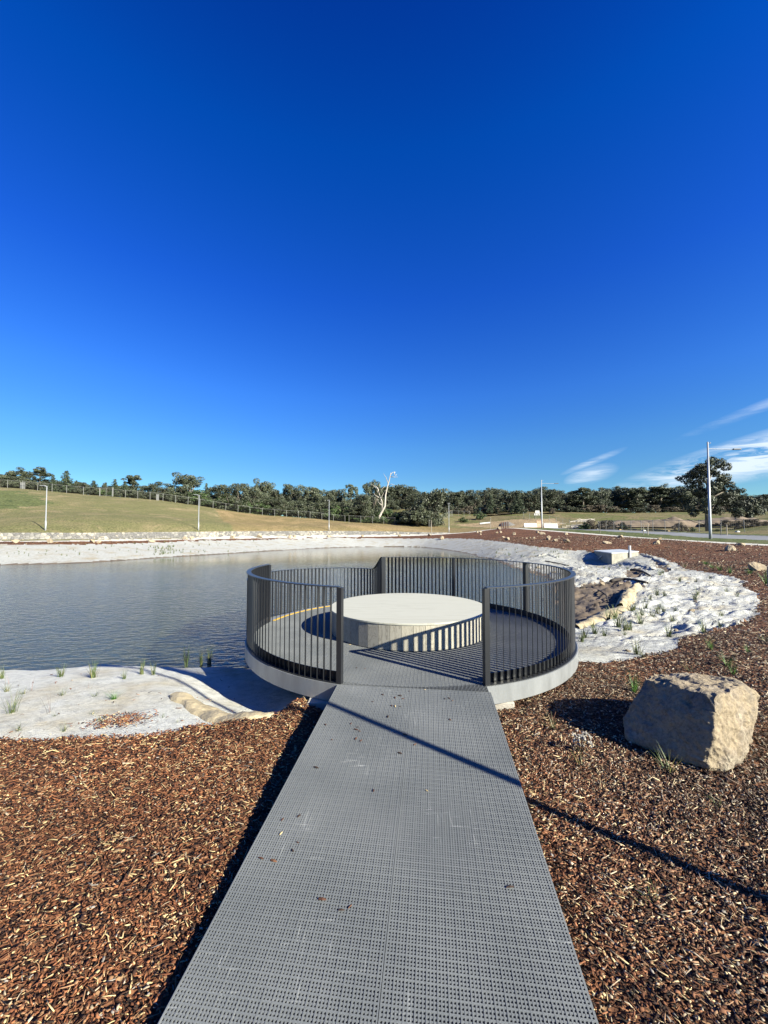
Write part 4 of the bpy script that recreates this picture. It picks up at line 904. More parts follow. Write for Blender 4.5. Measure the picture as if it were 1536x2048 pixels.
# ------------------------------------------------------------------ lamp posts and street lights
def park_lamp(loc, h, label, arm=.55, k=1.0, grp='grey park lamp posts on the slope', az=math.pi):
    t = empty('lamp_post', loc, label, 'lamp post', grp)
    mb = MB(); mb.tube([(0, 0, -.3), (0, 0, h * .22), (0, 0, h * .221), (0, 0, h)], [.10 * k, .10 * k, .07 * k, .055 * k], 12); mb.build('pole', M['pole'], t, smooth=True)
    mb = MB(); mb.tube([(0, 0, h - .05), (arm * math.cos(az), arm * math.sin(az), h + .02)], .03, 8); mb.build('arm', M['pole'], t)
    mb = MB(); mb.box((arm * .75 * math.cos(az), arm * .75 * math.sin(az), h + .05), (.5, .18, .05), az); mb.build('lamp_head', M['pole'], t)
    return t
for (px, py, Y, top, lb) in ((91, 1063, 38.5, 972, 'grey park lamp post at the far left above the stone wall'), (397, 1061.5, 50, 990, 'grey park lamp post on the slope, second from the left'), (658, 1061, 66, 1001, 'grey park lamp post left of the dead white tree'), (898, 1063, 73.5, 1007, 'slim grey lamp post where the far path bends, armless')):
    g = Vector(PY(px, py, Y)); g.z = hz(g.x, g.y)[0]; h = CAMH + ray(px, top)[2] / ray(px, top)[1] * Y - g.z
    park_lamp(g, h, lb, k=.7, arm=.0001 if px == 898 else (.55 if px < 600 else .15))
park_lamp(on(3.3, .78), 4.6, 'grey park lamp post beside the boardwalk behind the viewer, casting a long shadow', .5, .5)
def street_light(px, py, Y, top, label):
    g = Vector(PY(px, py, Y)); g.z = hz(g.x, g.y)[0]; h = CAMH + ray(px, top)[2] / ray(px, top)[1] * Y - g.z
    t = empty('street_light', g, label, 'street light', 'tall street lights along the road')
    mb = MB(); mb.tube([(0, 0, -.3), (0, 0, 1.0), (0, 0, h)], [.14, .13, .075], 14); mb.build('pole', M['pole'], t, smooth=True)
    ah = h * .93; A_ = 3.2
    mb = MB(); mb.tube([(0, 0, ah), (A_, .2, ah - .02)], .035, 8); mb.build('arm', M['pole'], t)
    mb = MB(); mb.box((A_ - .05, .2, ah + .0), (.75, .3, .1)); mb.box((A_ + .2, .2, ah - .02), (.35, .22, .08)); mb.build('lamp_head', M['pole_dark'], t)
    mb = MB(); mb.tube([(0, 0, h - .2), (.25, 0, h - .1)], .02, 6); mb.tube([(.25, 0, h - .16), (.25, 0, h - .04)], .05, 6); mb.build('sensor', M['pole'], t)
street_light(1421, 1079, 39.6, 884, 'tall street light in front of the big gum tree at right')
street_light(1084, 1058, 78, 960, 'distant tall street light near the white barriers')

# ------------------------------------------------------------------ stakes
def stake(px, py, top, Y=None, w_=.05, label='', mat='wood_grey', grp='timber stakes around the park'):
    g = ground_at(px, py) if Y is None else Vector(PY(px, py, Y)); g.z = hz(g.x, g.y)[0]
    h = CAMH + ray(px, top)[2] / ray(px, top)[1] * g.y - g.z; mb = MB()
    mb.box((0, 0, h / 2 - .1), (w_, w_, h + .2), random.random(), random.uniform(-.02, .02)); 
    bm_top = h; mb.add([(-w_ / 2, -w_ / 2, h), (w_ / 2, -w_ / 2, h), (w_ / 2, w_ / 2, h), (-w_ / 2, w_ / 2, h), (0, 0, h + w_)], [(0, 1, 4), (1, 2, 4), (2, 3, 4), (3, 0, 4)])
    o = mb.build('stake', M[mat], None, g); tag(o, label, 'stake', grp)
stake(863, 1071, 1041, None, .09, 'thin timber stake beside the far path, nearest the pond'); stake(981, 1057, 1035, None, .1, 'thin timber stake at the path bend')
for px, py, tp, lb in ((1200, 1066, 1045, 'lone timber tree stake on the verge left of the pit'), (1287, 1070, 1049, 'left stake of the pair on the verge above the pit'), (1296, 1070, 1050, 'right stake of the pair on the verge above the pit'), (1136, 1061, 1048, 'small far tree stake on the verge near the log pile'),
    (1442, 1070, 1049, 'left stake of the pair right of the tall street light'), (1454, 1071, 1050, 'right stake of the pair right of the tall street light')):
    stake(px, py, tp, None, .07, lb)
stake(1537, 1176, 1133, None, .04, 'yellowish stake standing in mulch at the right edge')

# ------------------------------------------------------------------ fences
def fence(line, h, label, step=2.6, lean=.0, rails=(0.97,), wires=7, posts_w=.06, name='mesh_fence'):
    t = empty(name, on(*line[0]), label, 'fence'); O = t.location; wm = MB(); rm = MB(); pts = []
    acc = 0; src = MB(); src.tube([(0, 0, -.3), (0, 0, h * 1.02)], posts_w / 2 + .008, 6); pm = src.mesh('post', M['fence'])
    for i in range(len(line) - 1):
        a, b = Vector((*line[i], 0)), Vector((*line[i + 1], 0)); L_ = (b - a).length; k = max(1, round(L_ / step))
        for j in range(k): q = a.lerp(b, j / k); pts.append(q)
    pts.append(Vector((*line[-1], 0)))
    zz = hz([p.x for p in pts], [p.y for p in pts])
    for p, z in zip(pts, zz): p.z = z
    for i, p in enumerate(pts):
        o = link('post', pm, t, p - O); o.rotation_euler = (random.uniform(-lean, lean), random.uniform(-lean, lean), 0)
        if i < len(pts) - 1:
            q = pts[i + 1]; up = Vector((0, 0, h))
            for r_ in rails: rm.tube([p - O + up * r_, q - O + up * r_], .022, 5, False)
            for w__ in range(wires): f_ = .05 + .9 * w__ / (wires - 1); wm.tube([p - O + up * f_, q - O + up * f_], .005, 3, False)
            n = int((q - p).length / .22)
            for k in range(1, n): c_ = p.lerp(q, k / n) - O; wm.tube([c_ + up * .03, c_ + up * .97], .005, 3, False)
    wm.build('wire_mesh', M['fence_wire'], t)
    if rails: rm.build('top_rail', M['fence'], t)
    return t
def pxl(*a): return [PY(x, y, Y)[:2] for x, y, Y in a]
LF = pxl((-90, 970, 84), (15, 975, 86), (75, 978, 86.5), (133, 987, 87), (200, 994, 88), (300, 1001, 90), (400, 1014, 94), (500, 1028, 99), (620, 1038, 102.5), (690, 1046, 104))
fence(LF, 1.8, 'long grey wire mesh fence along the crest of the grassy slope', 2.9, .03)
def panel(px, py, Y, w_, h_, label, open_=False, name='gate_panel'):
    g = Vector(PY(px, py, Y)); g.z = hz(g.x, g.y)[0]; mb = MB()
    if open_:
        for s in (-.5, .5): mb.box((s * w_, 0, h_ / 2), (.09 if s < 0 else .26, .09, h_))
        mb.box((0, 0, h_ - .05), (w_, .04, .04)); mb.box((0, 0, .15), (w_, .04, .04)); mb.box((0, 0, h_ / 2), (.04, .04, h_))
    else:
        mb.box((0, 0, h_ / 2), (w_, .06, h_)); mb.box((-w_ / 2, 0, h_ / 2), (.08, .1, h_ + .1)); mb.box((w_ / 2, 0, h_ / 2), (.08, .1, h_ + .1))
    tag(mb.build(name, M['fence'], None, g), label, 'gate')
panel(45, 976.5, 87.2, 1.0, 1.5, 'pale grey sheet panel in the fence at far left')
panel(212, 995, 87.9, 3.0, 2.0, 'pale tube frame gate in the crest fence right of the dark conifers', True)
panel(315, 1003, 90.3, .5, 1.5, 'small pale sign panel fixed along the crest fence')
fence(pxl((698, 1047, 104), (745, 1048, 104.5), (790, 1047, 104)), 1.9, 'pale railed fence in front of the dead white tree', 3, 0, (.97,), 5)
fence(pxl((858, 1051, 100), (884, 1046, 116), (905, 1042, 128), (940, 1041, 128)), 1.9, 'pale leaning picket fence running away right of the grey bush', 2.2, .12)
fence([(57.5, 50), (47.5, 62), (46.2, 72), (45.4, 84), (43.5, 97), (40, 110)], 1.9, 'temporary mesh fence beyond the road at right', 2.6, .04, (.97, .5))
for i, (x, y) in enumerate([(52, 56.6), (47.3, 64), (46.6, 69), (46, 75), (45.5, 82), (44.4, 90)]):
    mb = MB(); mb.box((0, 0, .06), (.7, .3, .14), .4); mb.box((0, 0, .15), (.5, .2, .08), .4); tag(mb.build('fence_foot', M['sand'] if i % 2 else M['white_paint'], None, on(x, y)), ['nearest', 'second nearest', 'third nearest', 'fourth nearest', 'fifth nearest', 'farthest'][i] + ' pale block foot of the temporary mesh fence beyond the road', 'fence foot', 'feet of the temporary fence')

# ------------------------------------------------------------------ concrete pit with lid
def pit():
    # seen corner: front (near) corner at px 1224,1127; left corner 1190,1117
    a = Vector(PZ(1224, 1128, -.42)); g0 = -.42
    l = Vector(PY(1189, 1116.5, a.y * 1.125)); r_ = Vector(PY(1277, 1112, a.y * 1.085))
    ex = Vector((l.x - a.x, l.y - a.y, 0)); ey = Vector((r_.x - a.x, r_.y - a.y, 0)); zt = CAMH + ray(1226, 1106)[2] / ray(1226, 1106)[1] * a.y
    t = empty('drainage_pit', (a.x, a.y, g0), 'square concrete drainage pit with pale lid standing out of the fabric bank', 'drain pit'); H_ = zt - g0
    def quadbox(mb, o_, e1, e2, z0, z1):
        vs = [o_ + Vector((0, 0, z0)), o_ + e1 + Vector((0, 0, z0)), o_ + e1 + e2 + Vector((0, 0, z0)), o_ + e2 + Vector((0, 0, z0))]; vs += [v + Vector((0, 0, z1 - z0)) for v in vs]
        mb.add(vs, [(3, 2, 1, 0), (4, 5, 6, 7), (0, 1, 5, 4), (1, 2, 6, 5), (2, 3, 7, 6), (3, 0, 4, 7)])
    n1, n2 = ex.normalized(), ey.normalized(); mb = MB(); th_ = .18; L1, L2 = ex.length, ey.length
    quadbox(mb, Vector((0, 0, 0)), ex, n2 * th_, -.6, H_ * .93); quadbox(mb, n2 * th_, n1 * th_, ey - n2 * 2 * th_, -.6, H_ * .93)
    quadbox(mb, n2 * (L2 - th_), ex, n2 * th_, -.6, H_ * .93); quadbox(mb, ex - n1 * th_ + n2 * th_, n1 * th_, ey - n2 * 2 * th_, -.6, H_ * .93)
    mb.build('wall', pmat('pit_concrete', (.40, .38, .31), .9, 0, .35, 2.5, .3, 30), t)
    mb = MB(); quadbox(mb, n1 * -.04 + n2 * -.04, n1 * (L1 + .08), n2 * (L2 + .08), H_ * .935, H_ * 1.02); mb.build('lid', pmat('pit_lid', (.62, .66, .68), .6, .2, .15, 3), t)
    mb = MB(); c_ = n2 * L2 * .62; mb.tube([c_ + Vector((0, -.1, -.1)), c_ + Vector((0, -.1, H_ + .42))], .075, 10); mb.build('marker_post', M['white_paint'], t)
    mb = MB(); f = -n2 * .12; mb.tube([ex * .82 + f + Vector((0, 0, .05)), ex * .1 + f + Vector((0, 0, -.22))], .03, 6); mb.tube([ex * .82 + f + Vector((0, 0, .05)), ex * .5 + f + Vector((0, 0, .42))], .03, 6); mb.build('prop_pipe', M['white_paint'], t)
pit()

# ------------------------------------------------------------------ barriers, bollards, sign, logs, gravel
def barrier(px, py, Y, wpx, hpx, mat, label):
    g = Vector(PY(px, py, Y)); g.z = hz(g.x, g.y)[0]; w_ = wpx / FPX * Y; h_ = hpx / FPX * Y; mb = MB()
    prof = [(-.35, 0), (.35, 0), (.3, .25 * h_), (.12, .5 * h_), (.09, h_), (-.09, h_), (-.12, .5 * h_), (-.3, .25 * h_)]
    vs = [(s * w_ / 2, a, b) for s in (-1, 1) for a, b in prof]; n = len(prof)
    mb.add(vs, [(i, (i + 1) % n, n + (i + 1) % n, n + i) for i in range(n)] + [tuple(range(n)), tuple(reversed(range(n, 2 * n)))])
    tag(mb.build('barrier', M[mat], None, g), label, 'barrier', 'water filled barriers across the track')
barrier(1060.5, 1054, 86, 25, 8, 'white_paint', 'long white road barrier left of the faded orange one'); barrier(1078, 1054.5, 86.3, 10, 13, 'orange_plastic', 'faded orange barrier block between the two white ones'); barrier(1101, 1055, 86, 27, 8.5, 'white_paint', 'long white road barrier right of the distant street light')
for i, px in enumerate((1002.5, 1007, 1011.5, 1016)):
    g = Vector(PY(px, 1057, 79)); g.z = hz(g.x, g.y)[0]; mb = MB(); mb.box((0, 0, .5), (.16, .16, 1.2)); mb.box((0, 0, 1.13), (.2, .2, .06)); mb.add([(-.1, -.1, 1.16), (.1, -.1, 1.16), (.1, .1, 1.16), (-.1, .1, 1.16), (0, 0, 1.25)], [(0, 1, 4), (1, 2, 4), (2, 3, 4), (3, 0, 4)])
    tag(mb.build('bollard', M['red_post'], None, g), ['leftmost', 'second from left', 'third from left', 'rightmost'][i] + ' of the four dark red bollards at the path bend', 'bollard', 'dark red bollards at the path bend')
def heap(name, px, py, Y, w_, h_, mat, label, cat, seed=0, dep=.6, loc=None):
    g = loc or Vector(PY(px, py, Y)); g.z = hz(g.x, g.y)[0]; bm = bmesh.new(); bmesh.ops.create_grid(bm, x_segments=40, y_segments=24, size=.5)
    for v in bm.verts:
        r_ = math.hypot(v.co.x * 2, v.co.y * 2); f = max(0, 1 - r_ ** 1.6); q = Vector((v.co.x * 6 * w_ / 6 + seed, v.co.y * 4 + seed, seed))
        n_1 = mnoise.fractal(q * .8, 1, 2, 5); v.co = Vector((v.co.x * w_, v.co.y * w_ * dep, (f ** .6 * (.8 + n_1 * .3) * h_) - (.15 if r_ > .95 else 0)))
    me = bpy.data.meshes.new(name); bm.to_mesh(me); bm.free(); me.materials.append(M[mat]); me.polygons.foreach_set('use_smooth', [True] * len(me.polygons))
    tag(link(name, me, None, g), label, cat)
heap('gravel_heap', 1014, 1050, 95, 4.2, 1.1, 'gravel', 'grey gravel heap behind the bollards', 'gravel heap', 3)
heap('dirt_mound', 1275, 1052, 92, 20, 1.9, 'dirt', 'long brown dirt mound beyond the road, left part', 'dirt mound', 5, .4)
heap('dirt_mound', 1345, 1050, 90, 16, 2.3, 'dirt', 'brown dirt mound left of the big gum tree', 'dirt mound', 8, .45)
heap('dirt_mound', 1465, 1050, 88, 18, 1.8, 'dirt', 'brown dirt mound behind the big gum tree at right', 'dirt mound', 11, .4)
g = Vector(PY(1075, 1040, 108)); g.z = hz(g.x, g.y)[0] + .1
t = empty('notice_board', g, 'white site notice board on posts left of the distant street light', 'sign')
mb = MB(); mb.box((0, 0, 2.0), (1.15, .06, .8)); mb.build('board', M['white_paint'], t)
mb = MB()
for i in range(4): mb.box((-.75 + i * .42, 0, 1.35), (.26, .06, .6))
mb.build('small_panel', M['white_paint'], t)
mb = MB()
for s in (-.8, .8): mb.box((s, .05, .9), (.08, .08, 2.2))
mb.box((0, .06, 1.35), (1.9, .05, .5)); mb.build('frame', M['rail'], t)
g = Vector(PY(970, 1048, 104)); g.z = hz(g.x, g.y)[0]; mb = MB(); mb.tube([(-1.4, 0, .15), (0, .05, .3), (1.4, 0, .42)], [.22, .25, .22], 10); tag(mb.build('white_pipe', M['white_paint'], None, g), 'white pipe lying on the dirt left of the gravel heap', 'pipe')
LG = []
ORD = ['first', 'second', 'third', 'fourth', 'fifth', 'sixth', 'seventh', 'eighth', 'ninth', 'tenth', 'eleventh', 'twelfth', 'thirteenth', 'fourteenth', 'fifteenth', 'sixteenth', 'seventeenth', 'eighteenth', 'nineteenth', 'twentieth']
for i in range(20):
    px = random.uniform(1090, 1160); g = Vector(PY(px, 1052, random.uniform(86, 96))); g.z = hz(g.x, g.y)[0] + random.uniform(.1, .75) * (1 - abs(px - 1115) / 60); L_ = random.uniform(1, 3); a = random.uniform(-.5, .5); mb = MB(); r0 = random.uniform(.08, .2)
    mb.tube([(-L_ / 2 * math.cos(a), -L_ / 2 * math.sin(a), random.uniform(0, .3)), (0, 0, random.uniform(.1, .3)), (L_ / 2 * math.cos(a), L_ / 2 * math.sin(a), random.uniform(0, .5))], [r0, r0 * .9, r0 * .5], 7)
    LG.append((px, tag(mb.build('log', M[random.choice(['bark', 'wood_grey', 'dead_bark'])], None, g), '', 'log', 'logs in the timber pile')))

for k, (px, o) in enumerate(sorted(LG, key=lambda a: a[0])): o['label'] = ORD[k] + ' cut log from the left in the timber pile beside the white barriers'

# ------------------------------------------------------------------ trees
def leaf_faces(centers, radii, n, size, flat=.8, rg=None, tones=None):
    """small leaf sprays scattered through each clump"""
    k = len(centers); w_ = np.array(radii) ** 2; w_ /= w_.sum(); idx_ = rg.choice(k, n, p=w_)
    d = rg.normal(size=(n, 3)); d /= np.linalg.norm(d, axis=1)[:, None]; rad = rg.uniform(.35, 1.05, n) ** .6
    P = np.array(centers)[idx_] + d * rad[:, None] * np.array(radii)[idx_][:, None] * np.array([1, 1, flat])
    a = rg.normal(size=(n, 3)); a /= np.linalg.norm(a, axis=1)[:, None]; b = np.cross(a, d + rg.normal(size=(n, 3)) * .6); b /= np.linalg.norm(b, axis=1)[:, None] + 1e-9
    s = size * rg.uniform(.5, 1.3, n)[:, None]
    V = np.stack([P - a * s, P + b * s * .45, P + a * s, P - b * s * .45], 1).reshape(-1, 3); Q = np.arange(n * 4).reshape(-1, 4)
    tn = (tones[idx_] if tones is not None else 1) * rg.uniform(.75, 1.25, n); T = np.repeat(np.stack([tn, tn, tn * .95], 1), 4, 0)
    return V, Q, T
def tree_src(kind, seed):
    rg = np.random.default_rng(seed); rd = random.Random(seed); mb = MB(); C_ = []; Rr = []
    if kind == 'gum':              # unit height 1
        w_ = rd.uniform(.36, .46); tw = [(0, 0, -.05), (rd.uniform(-.02, .02), 0, .2), (rd.uniform(-.04, .04), rd.uniform(-.03, .03), .45)]; mb.tube(tw, [.028, .022, .016], 7)
        nb_ = rd.randint(6, 9)
        for i in range(nb_):
            a = i * 6.28 / nb_ + rd.uniform(-.4, .4); zt_ = rd.uniform(.5, .92); rr_ = w_ * rd.uniform(.45, 1) * math.sqrt(max(.1, 1 - ((zt_ - .6) / .42) ** 2)); z0 = rd.uniform(.18, .42)
            e_ = (rr_ * math.cos(a), rr_ * math.sin(a), zt_); mid = (e_[0] * .45, e_[1] * .45, z0 + (zt_ - z0) * .5); mb.tube([(0, 0, z0), mid, e_], [.013, .009, .004], 5)
            for j in range(rd.randint(3, 5)):
                C_.append((e_[0] * rd.uniform(.6, 1.1) + rd.uniform(-.06, .06), e_[1] * rd.uniform(.6, 1.1) + rd.uniform(-.06, .06), zt_ + rd.uniform(-.14, .07))); Rr.append(rd.uniform(.055, .105))
        for i in range(14): C_.append((rd.uniform(-.6, .6) * w_, rd.uniform(-.6, .6) * w_, rd.uniform(.4, .86))); Rr.append(rd.uniform(.09, .13))
        for i in range(rd.randint(9, 15)): C_.append((rd.uniform(-.9, .9) * w_, rd.uniform(-.9, .9) * w_, rd.uniform(.14, .45))); Rr.append(rd.uniform(.08, .13))
        n, sz, fl, mt = 7000, .021, .8, 'leaf_gum'
    elif kind == 'tall':
        mb.tube([(0, 0, -.05), (.01, 0, .5), (0, .01, .85)], [.022, .014, .006], 7)
        for i in range(30):
            z = rd.uniform(.22, .95); r_ = .24 * math.sin(math.pi * min(1, (1.08 - z) * 1.0)) ** .7; a = rd.uniform(0, 6.28); q = rd.uniform(.2, 1) * r_; C_.append((q * math.cos(a), q * math.sin(a), z)); Rr.append(rd.uniform(.05, .085))
        n, sz, fl, mt = 5000, .02, .9, 'leaf_gum'
    elif kind == 'conifer':
        mb.tube([(0, 0, -.05), (0, 0, .9)], [.03, .006], 7)
        for i in range(17):
            z = .08 + .9 * i / 17; r_ = .30 * (1 - z) ** .85 + .012
            k = max(2, int(r_ * 26))
            for j in range(k): a = j * 6.28 / k + i * 1.1 + rd.uniform(-.3, .3); q = r_ * rd.uniform(.55, 1.05); C_.append((q * math.cos(a), q * math.sin(a), z - .02)); Rr.append(.035 + .035 * (1 - z))
            C_.append((0, 0, z)); Rr.append(.03 + r_ * .35)
        n, sz, fl, mt = 6500, .02, .7, 'leaf_dark'
    elif kind in ('shrub', 'green', 'dry'):
        for i in range(5): a = i * 1.25; mb.tube([(0, 0, -.05), (.15 * math.cos(a), .15 * math.sin(a), .4), (.35 * math.cos(a), .35 * math.sin(a), .75)], [.02, .012, .004], 5)
        for i in range(30):
            a = rd.uniform(0, 6.28); q = rd.uniform(0, .55); C_.append((q * math.cos(a), q * math.sin(a), rd.uniform(.08, .82 - q * .55))); Rr.append(rd.uniform(.10, .18))
        n, sz, fl = 3600, .04, .85; mt = {'shrub': 'leaf_gum', 'green': 'leaf_shrub', 'dry': 'leaf_brown'}[kind]
    tones = rg.uniform(.65, 1.35, len(C_))
    V, Q, T = leaf_faces(C_, Rr, n, sz, fl, rg, tones)
    hz_ = V[:, 2].max() * .985; ex_ = np.percentile(np.abs(V[:, :2]), 97) * 2     # unit height, unit width
    V = V / np.array([ex_, ex_, hz_]); mb.v = [(a / ex_, b / ex_, c / hz_) for a, b, c in mb.v]
    return mb.mesh('trunk', M['bark'], True), fast_mesh('crown', V, Q, M[mt], T)
SRC = {k: [tree_src(k, 10 * i + 1 + len(k)) for i in range(n)] for k, n in (('gum', 6), ('tall', 2), ('conifer', 2), ('shrub', 3), ('green', 2), ('dry', 2))}
REG = {}
def reg_tree(o, px, row, noun): REG.setdefault(row, []).append((o, px, noun))
def label_rows():
    LM = [(0, 'the left edge'), (91, 'the first lamp post'), (212, 'the pale gate'), (315, 'the small fence sign'), (397, 'the second lamp post'), (508, 'the end post of the deck railing'), (590, 'the boulder pair'), (658, 'the third lamp post'), (757, 'the dead white tree'), (863, 'the thin timber stake'), (898, 'the fourth lamp post'), (960, 'the round olive bush'), (1009, 'the red bollards'), (1084, 'the distant street light'), (1130, 'the log pile'), (1180, 'the bleached branches'), (1225, 'the drainage pit'), (1275, 'the left dirt mound'), (1345, 'the middle dirt mound'), (1416, 'the big gum tree'), (1480, 'the flat cream rock'), (1536, 'the right edge')]
    words = ['first', 'second', 'third', 'fourth', 'fifth', 'sixth', 'seventh', 'eighth', 'ninth', 'tenth', 'eleventh', 'twelfth', 'thirteenth', 'fourteenth']
    for row, L_ in REG.items():
        cnt = {}
        for o, px, noun in sorted(L_, key=lambda a: min(abs(a[1] - m[0]) for m in LM)):
            m = min(LM, key=lambda q: abs(q[0] - px)); side = 'left' if px < m[0] else 'right'; k = cnt.get((m[1], side), 0); cnt[(m[1], side)] = k + 1
            o['label'] = noun + ' ' + row + ', ' + words[k] + ' ' + side + ' of ' + m[1]
def tree(kind, px, top, by, Y, wpx, label, grp=None, cat='tree', nm=None, sink=0, vi=None):
    g = Vector(PY(px, by, Y)); g.z = hz(g.x, g.y)[0] - sink; h = CAMH + ray(px, top)[2] / ray(px, top)[1] * Y - g.z
    if h < .4: h = .4
    name = nm or {'gum': 'gum_tree', 'tall': 'tall_gum_tree', 'conifer': 'conifer', 'shrub': 'shrub', 'green': 'green_shrub', 'dry': 'dry_shrub'}[kind]
    t = empty(name, g, label, cat, grp, random.uniform(0, 6.28)); s = SRC[kind][(vi if vi is not None else random.randrange(99)) % len(SRC[kind])]
    wm = (wpx / FPX * Y) if wpx else h
    t.scale = (wm, wm, h)
    link('trunk', s[0], t); link('crown', s[1], t); return t
GL = 'grey-green gum tree in the far treeline left of the dead white tree'; GR = 'grey-green gum tree in the dense far treeline right of the dead white tree'; GX = 'dark gum tree in the far treeline behind the brown dirt mounds'
left = [('gum', 0, 944, 974, 92, 30, 'round gum tree cut off by the left edge'), ('gum', 37, 936, 974, 96, 46, 'broad round gum tree behind the fence at far left'), ('tall', 79, 934, 980, 96, 30, 'slim pale gum tree left of the two dark conifers'), ('conifer', 105, 949, 984, 92, 20, 'smaller of the two dark conifers beside the first lamp post'), ('conifer', 132, 941, 987, 91, 27, 'tallest dark conifer at the left end of the treeline'),
 ('gum', 157, 963, 988, 98, 26, 'low bushy gum tree right of the tallest conifer'), ('conifer', 187, 961, 992, 95, 24, 'squat dark conifer left of the pale gate'), ('gum', 212, 966, 994, 98, 24, 'low gum tree behind the pale tube gate'), ('conifer', 229, 958, 997, 97, 20, 'dark conifer just right of the pale tube gate'), ('conifer', 249, 962, 1000, 97, 20, 'dark conifer right beside a taller pale gum'), ('tall', 267, 949, 1000, 100, 34, 'pale feathery gum tree between dark conifers'),
 ('gum', 293, 971, 1003, 100, 26, 'low gum tree left of a broad round one'), ('gum', 323, 963, 1006, 100, 42, 'broad round gum tree left of the tallest left gum'), ('gum', 377, 945, 1012, 101, 56, 'tallest gum tree near the second lamp post'), ('conifer', 412, 966, 1016, 101, 18, 'thin dark conifer right of the tallest left gum'), ('gum', 440, 971, 1020, 104, 46, 'rounded gum tree left of a big olive clump'),
 ('gum', 478, 965, 1026, 105, 40, 'big gum above the left part of the deck railing'), ('gum', 507, 968, 1030, 106, 40, 'gum tree right after the big gum, same height'), ('gum', 530, 957, 1034, 112, 42, 'tallest gum tree of the clump above the deck railing')]
for k, px, tp, by, Y, w_, lb in left: tree(k, px, tp, by, Y, w_ * 1.12, lb, None)
for px, tp, w_, k in [(560, 968, 44, 'gum'), (598, 970, 46, 'gum'), (632, 976, 30, 'tall'), (650, 978, 40, 'gum'), (678, 977, 36, 'gum'), (728, 985, 36, 'gum'), (450, 985, 44, 'gum'), (498, 992, 46, 'gum'), (548, 994, 50, 'gum'), (590, 1000, 46, 'gum'), (630, 1002, 44, 'gum'), (668, 1002, 40, 'gum'), (712, 1000, 44, 'gum'), (345, 985, 40, 'gum'), (395, 992, 44, 'gum'), (300, 985, 34, 'gum'), (420, 992, 40, 'gum')]:
    Y = 118 + random.uniform(-4, 10) if tp < 982 else 108 + random.uniform(-2, 4); _t = tree(k, px, tp, 1035 if px > 540 else 1018, Y, w_ * 1.1, GL, 'gum trees left of the dead tree'); reg_tree(_t, px, 'in the near treeline', 'gum tree')
tree('tall', 702, 967, 1038, 116, 26, 'slim upright gum tree left of the dead white tree', None)
tree('gum', 748, 957, 1036, 122, 46, 'leafy gum tree directly behind the dead white tree', None)
rng2 = random.Random(4)
px = 790
tops = {775: 974, 790: 973, 825: 978, 855: 978, 885: 983, 905: 979, 930: 983, 955: 977, 985: 975, 1010: 984, 1035: 978, 1055: 980, 1080: 978, 1105: 976, 1135: 985, 1165: 976, 1200: 977, 1235: 975, 1265: 969, 1300: 976, 1330: 972, 1357: 972, 1385: 972, 1475: 985, 1500: 992, 1536: 990}
tx = sorted(tops); px = 772
while px < 1560:
    tp = float(np.interp(px, tx, [tops[k] for k in tx])) + rng2.uniform(-4, 6); Y = rng2.uniform(140, 162)
    _k = rng2.choice(['gum', 'gum', 'gum', 'tall']); _t = tree(_k, px, tp, 1028, Y, rng2.uniform(34, 52), GR, 'gum trees in the long right treeline'); reg_tree(_t, px, 'in front row', 'gum' if _k == 'gum' else 'slim gum'); px += rng2.uniform(12, 19)
px = 780
while px < 1560:      # second, deeper row closing the gaps
    tp = float(np.interp(px, tx, [tops[k] for k in tx])) + rng2.uniform(7, 14); Y = rng2.uniform(165, 185)
    _t = tree('gum', px, tp, 1026, Y, rng2.uniform(44, 56), GR, 'gum trees in the long right treeline'); reg_tree(_t, px, 'in the back row', 'hazy gum tree'); px += rng2.uniform(17, 24)
px = 300
while px < 775:
    tp = float(np.interp(px, [0, 250, 400, 500, 600, 700, 775], [972, 980, 985, 984, 986, 990, 985])) + rng2.uniform(0, 8); Y = rng2.uniform(128, 140)
    _t = tree('gum', px, tp, 1020, Y, rng2.uniform(44, 56), GL, 'gum trees left of the dead tree'); reg_tree(_t, px, 'at the back', 'gum tree'); px += rng2.uniform(18, 24)
px = -20
while px < 300:
    by = float(np.interp(px, [0, 133, 300], [974, 985, 999])); tp = by - rng2.uniform(13, 27); k = rng2.choice(['gum', 'gum', 'conifer'])
    _t = tree(k, px, tp, by, 103 + rng2.uniform(0, 10), rng2.uniform(22, 36) if k == 'gum' else 18, '', 'low trees behind the crest fence'); reg_tree(_t, px, 'behind the crest fence', {'gum': 'low gum tree', 'conifer': 'small conifer'}[k]); px += rng2.uniform(9, 15)
# undergrowth below the trees
px = 20
while px < 860:
    by = float(np.interp(px, [0, 133, 300, 400, 500, 620, 700, 860], [974, 985, 999, 1012, 1026, 1037, 1045, 1049])); Y = float(np.interp(px, [0, 300, 500, 700, 860], [90, 93, 102, 110, 112])) + rng2.uniform(0, 5)
    hgt = rng2.uniform(10, 20) if px < 330 else rng2.uniform(16, 34); k = rng2.choice(['shrub', 'shrub', 'shrub', 'green'] if px < 650 else ['shrub', 'green', 'green'])
    _t = tree(k, px, by - hgt, by, Y, hgt * rng2.uniform(1.2, 2.0), {'shrub': 'grey-green bush', 'dry': 'brown scrubby bush', 'green': 'green leafy bush'}[k] + ' in the undergrowth behind the crest fence', 'bushes behind the crest fence', 'bush'); reg_tree(_t, px, 'behind the crest fence', {'shrub': 'grey-green bush', 'dry': 'brown bush', 'green': 'green bush'}[k]); px += rng2.uniform(9, 15)
px = 880
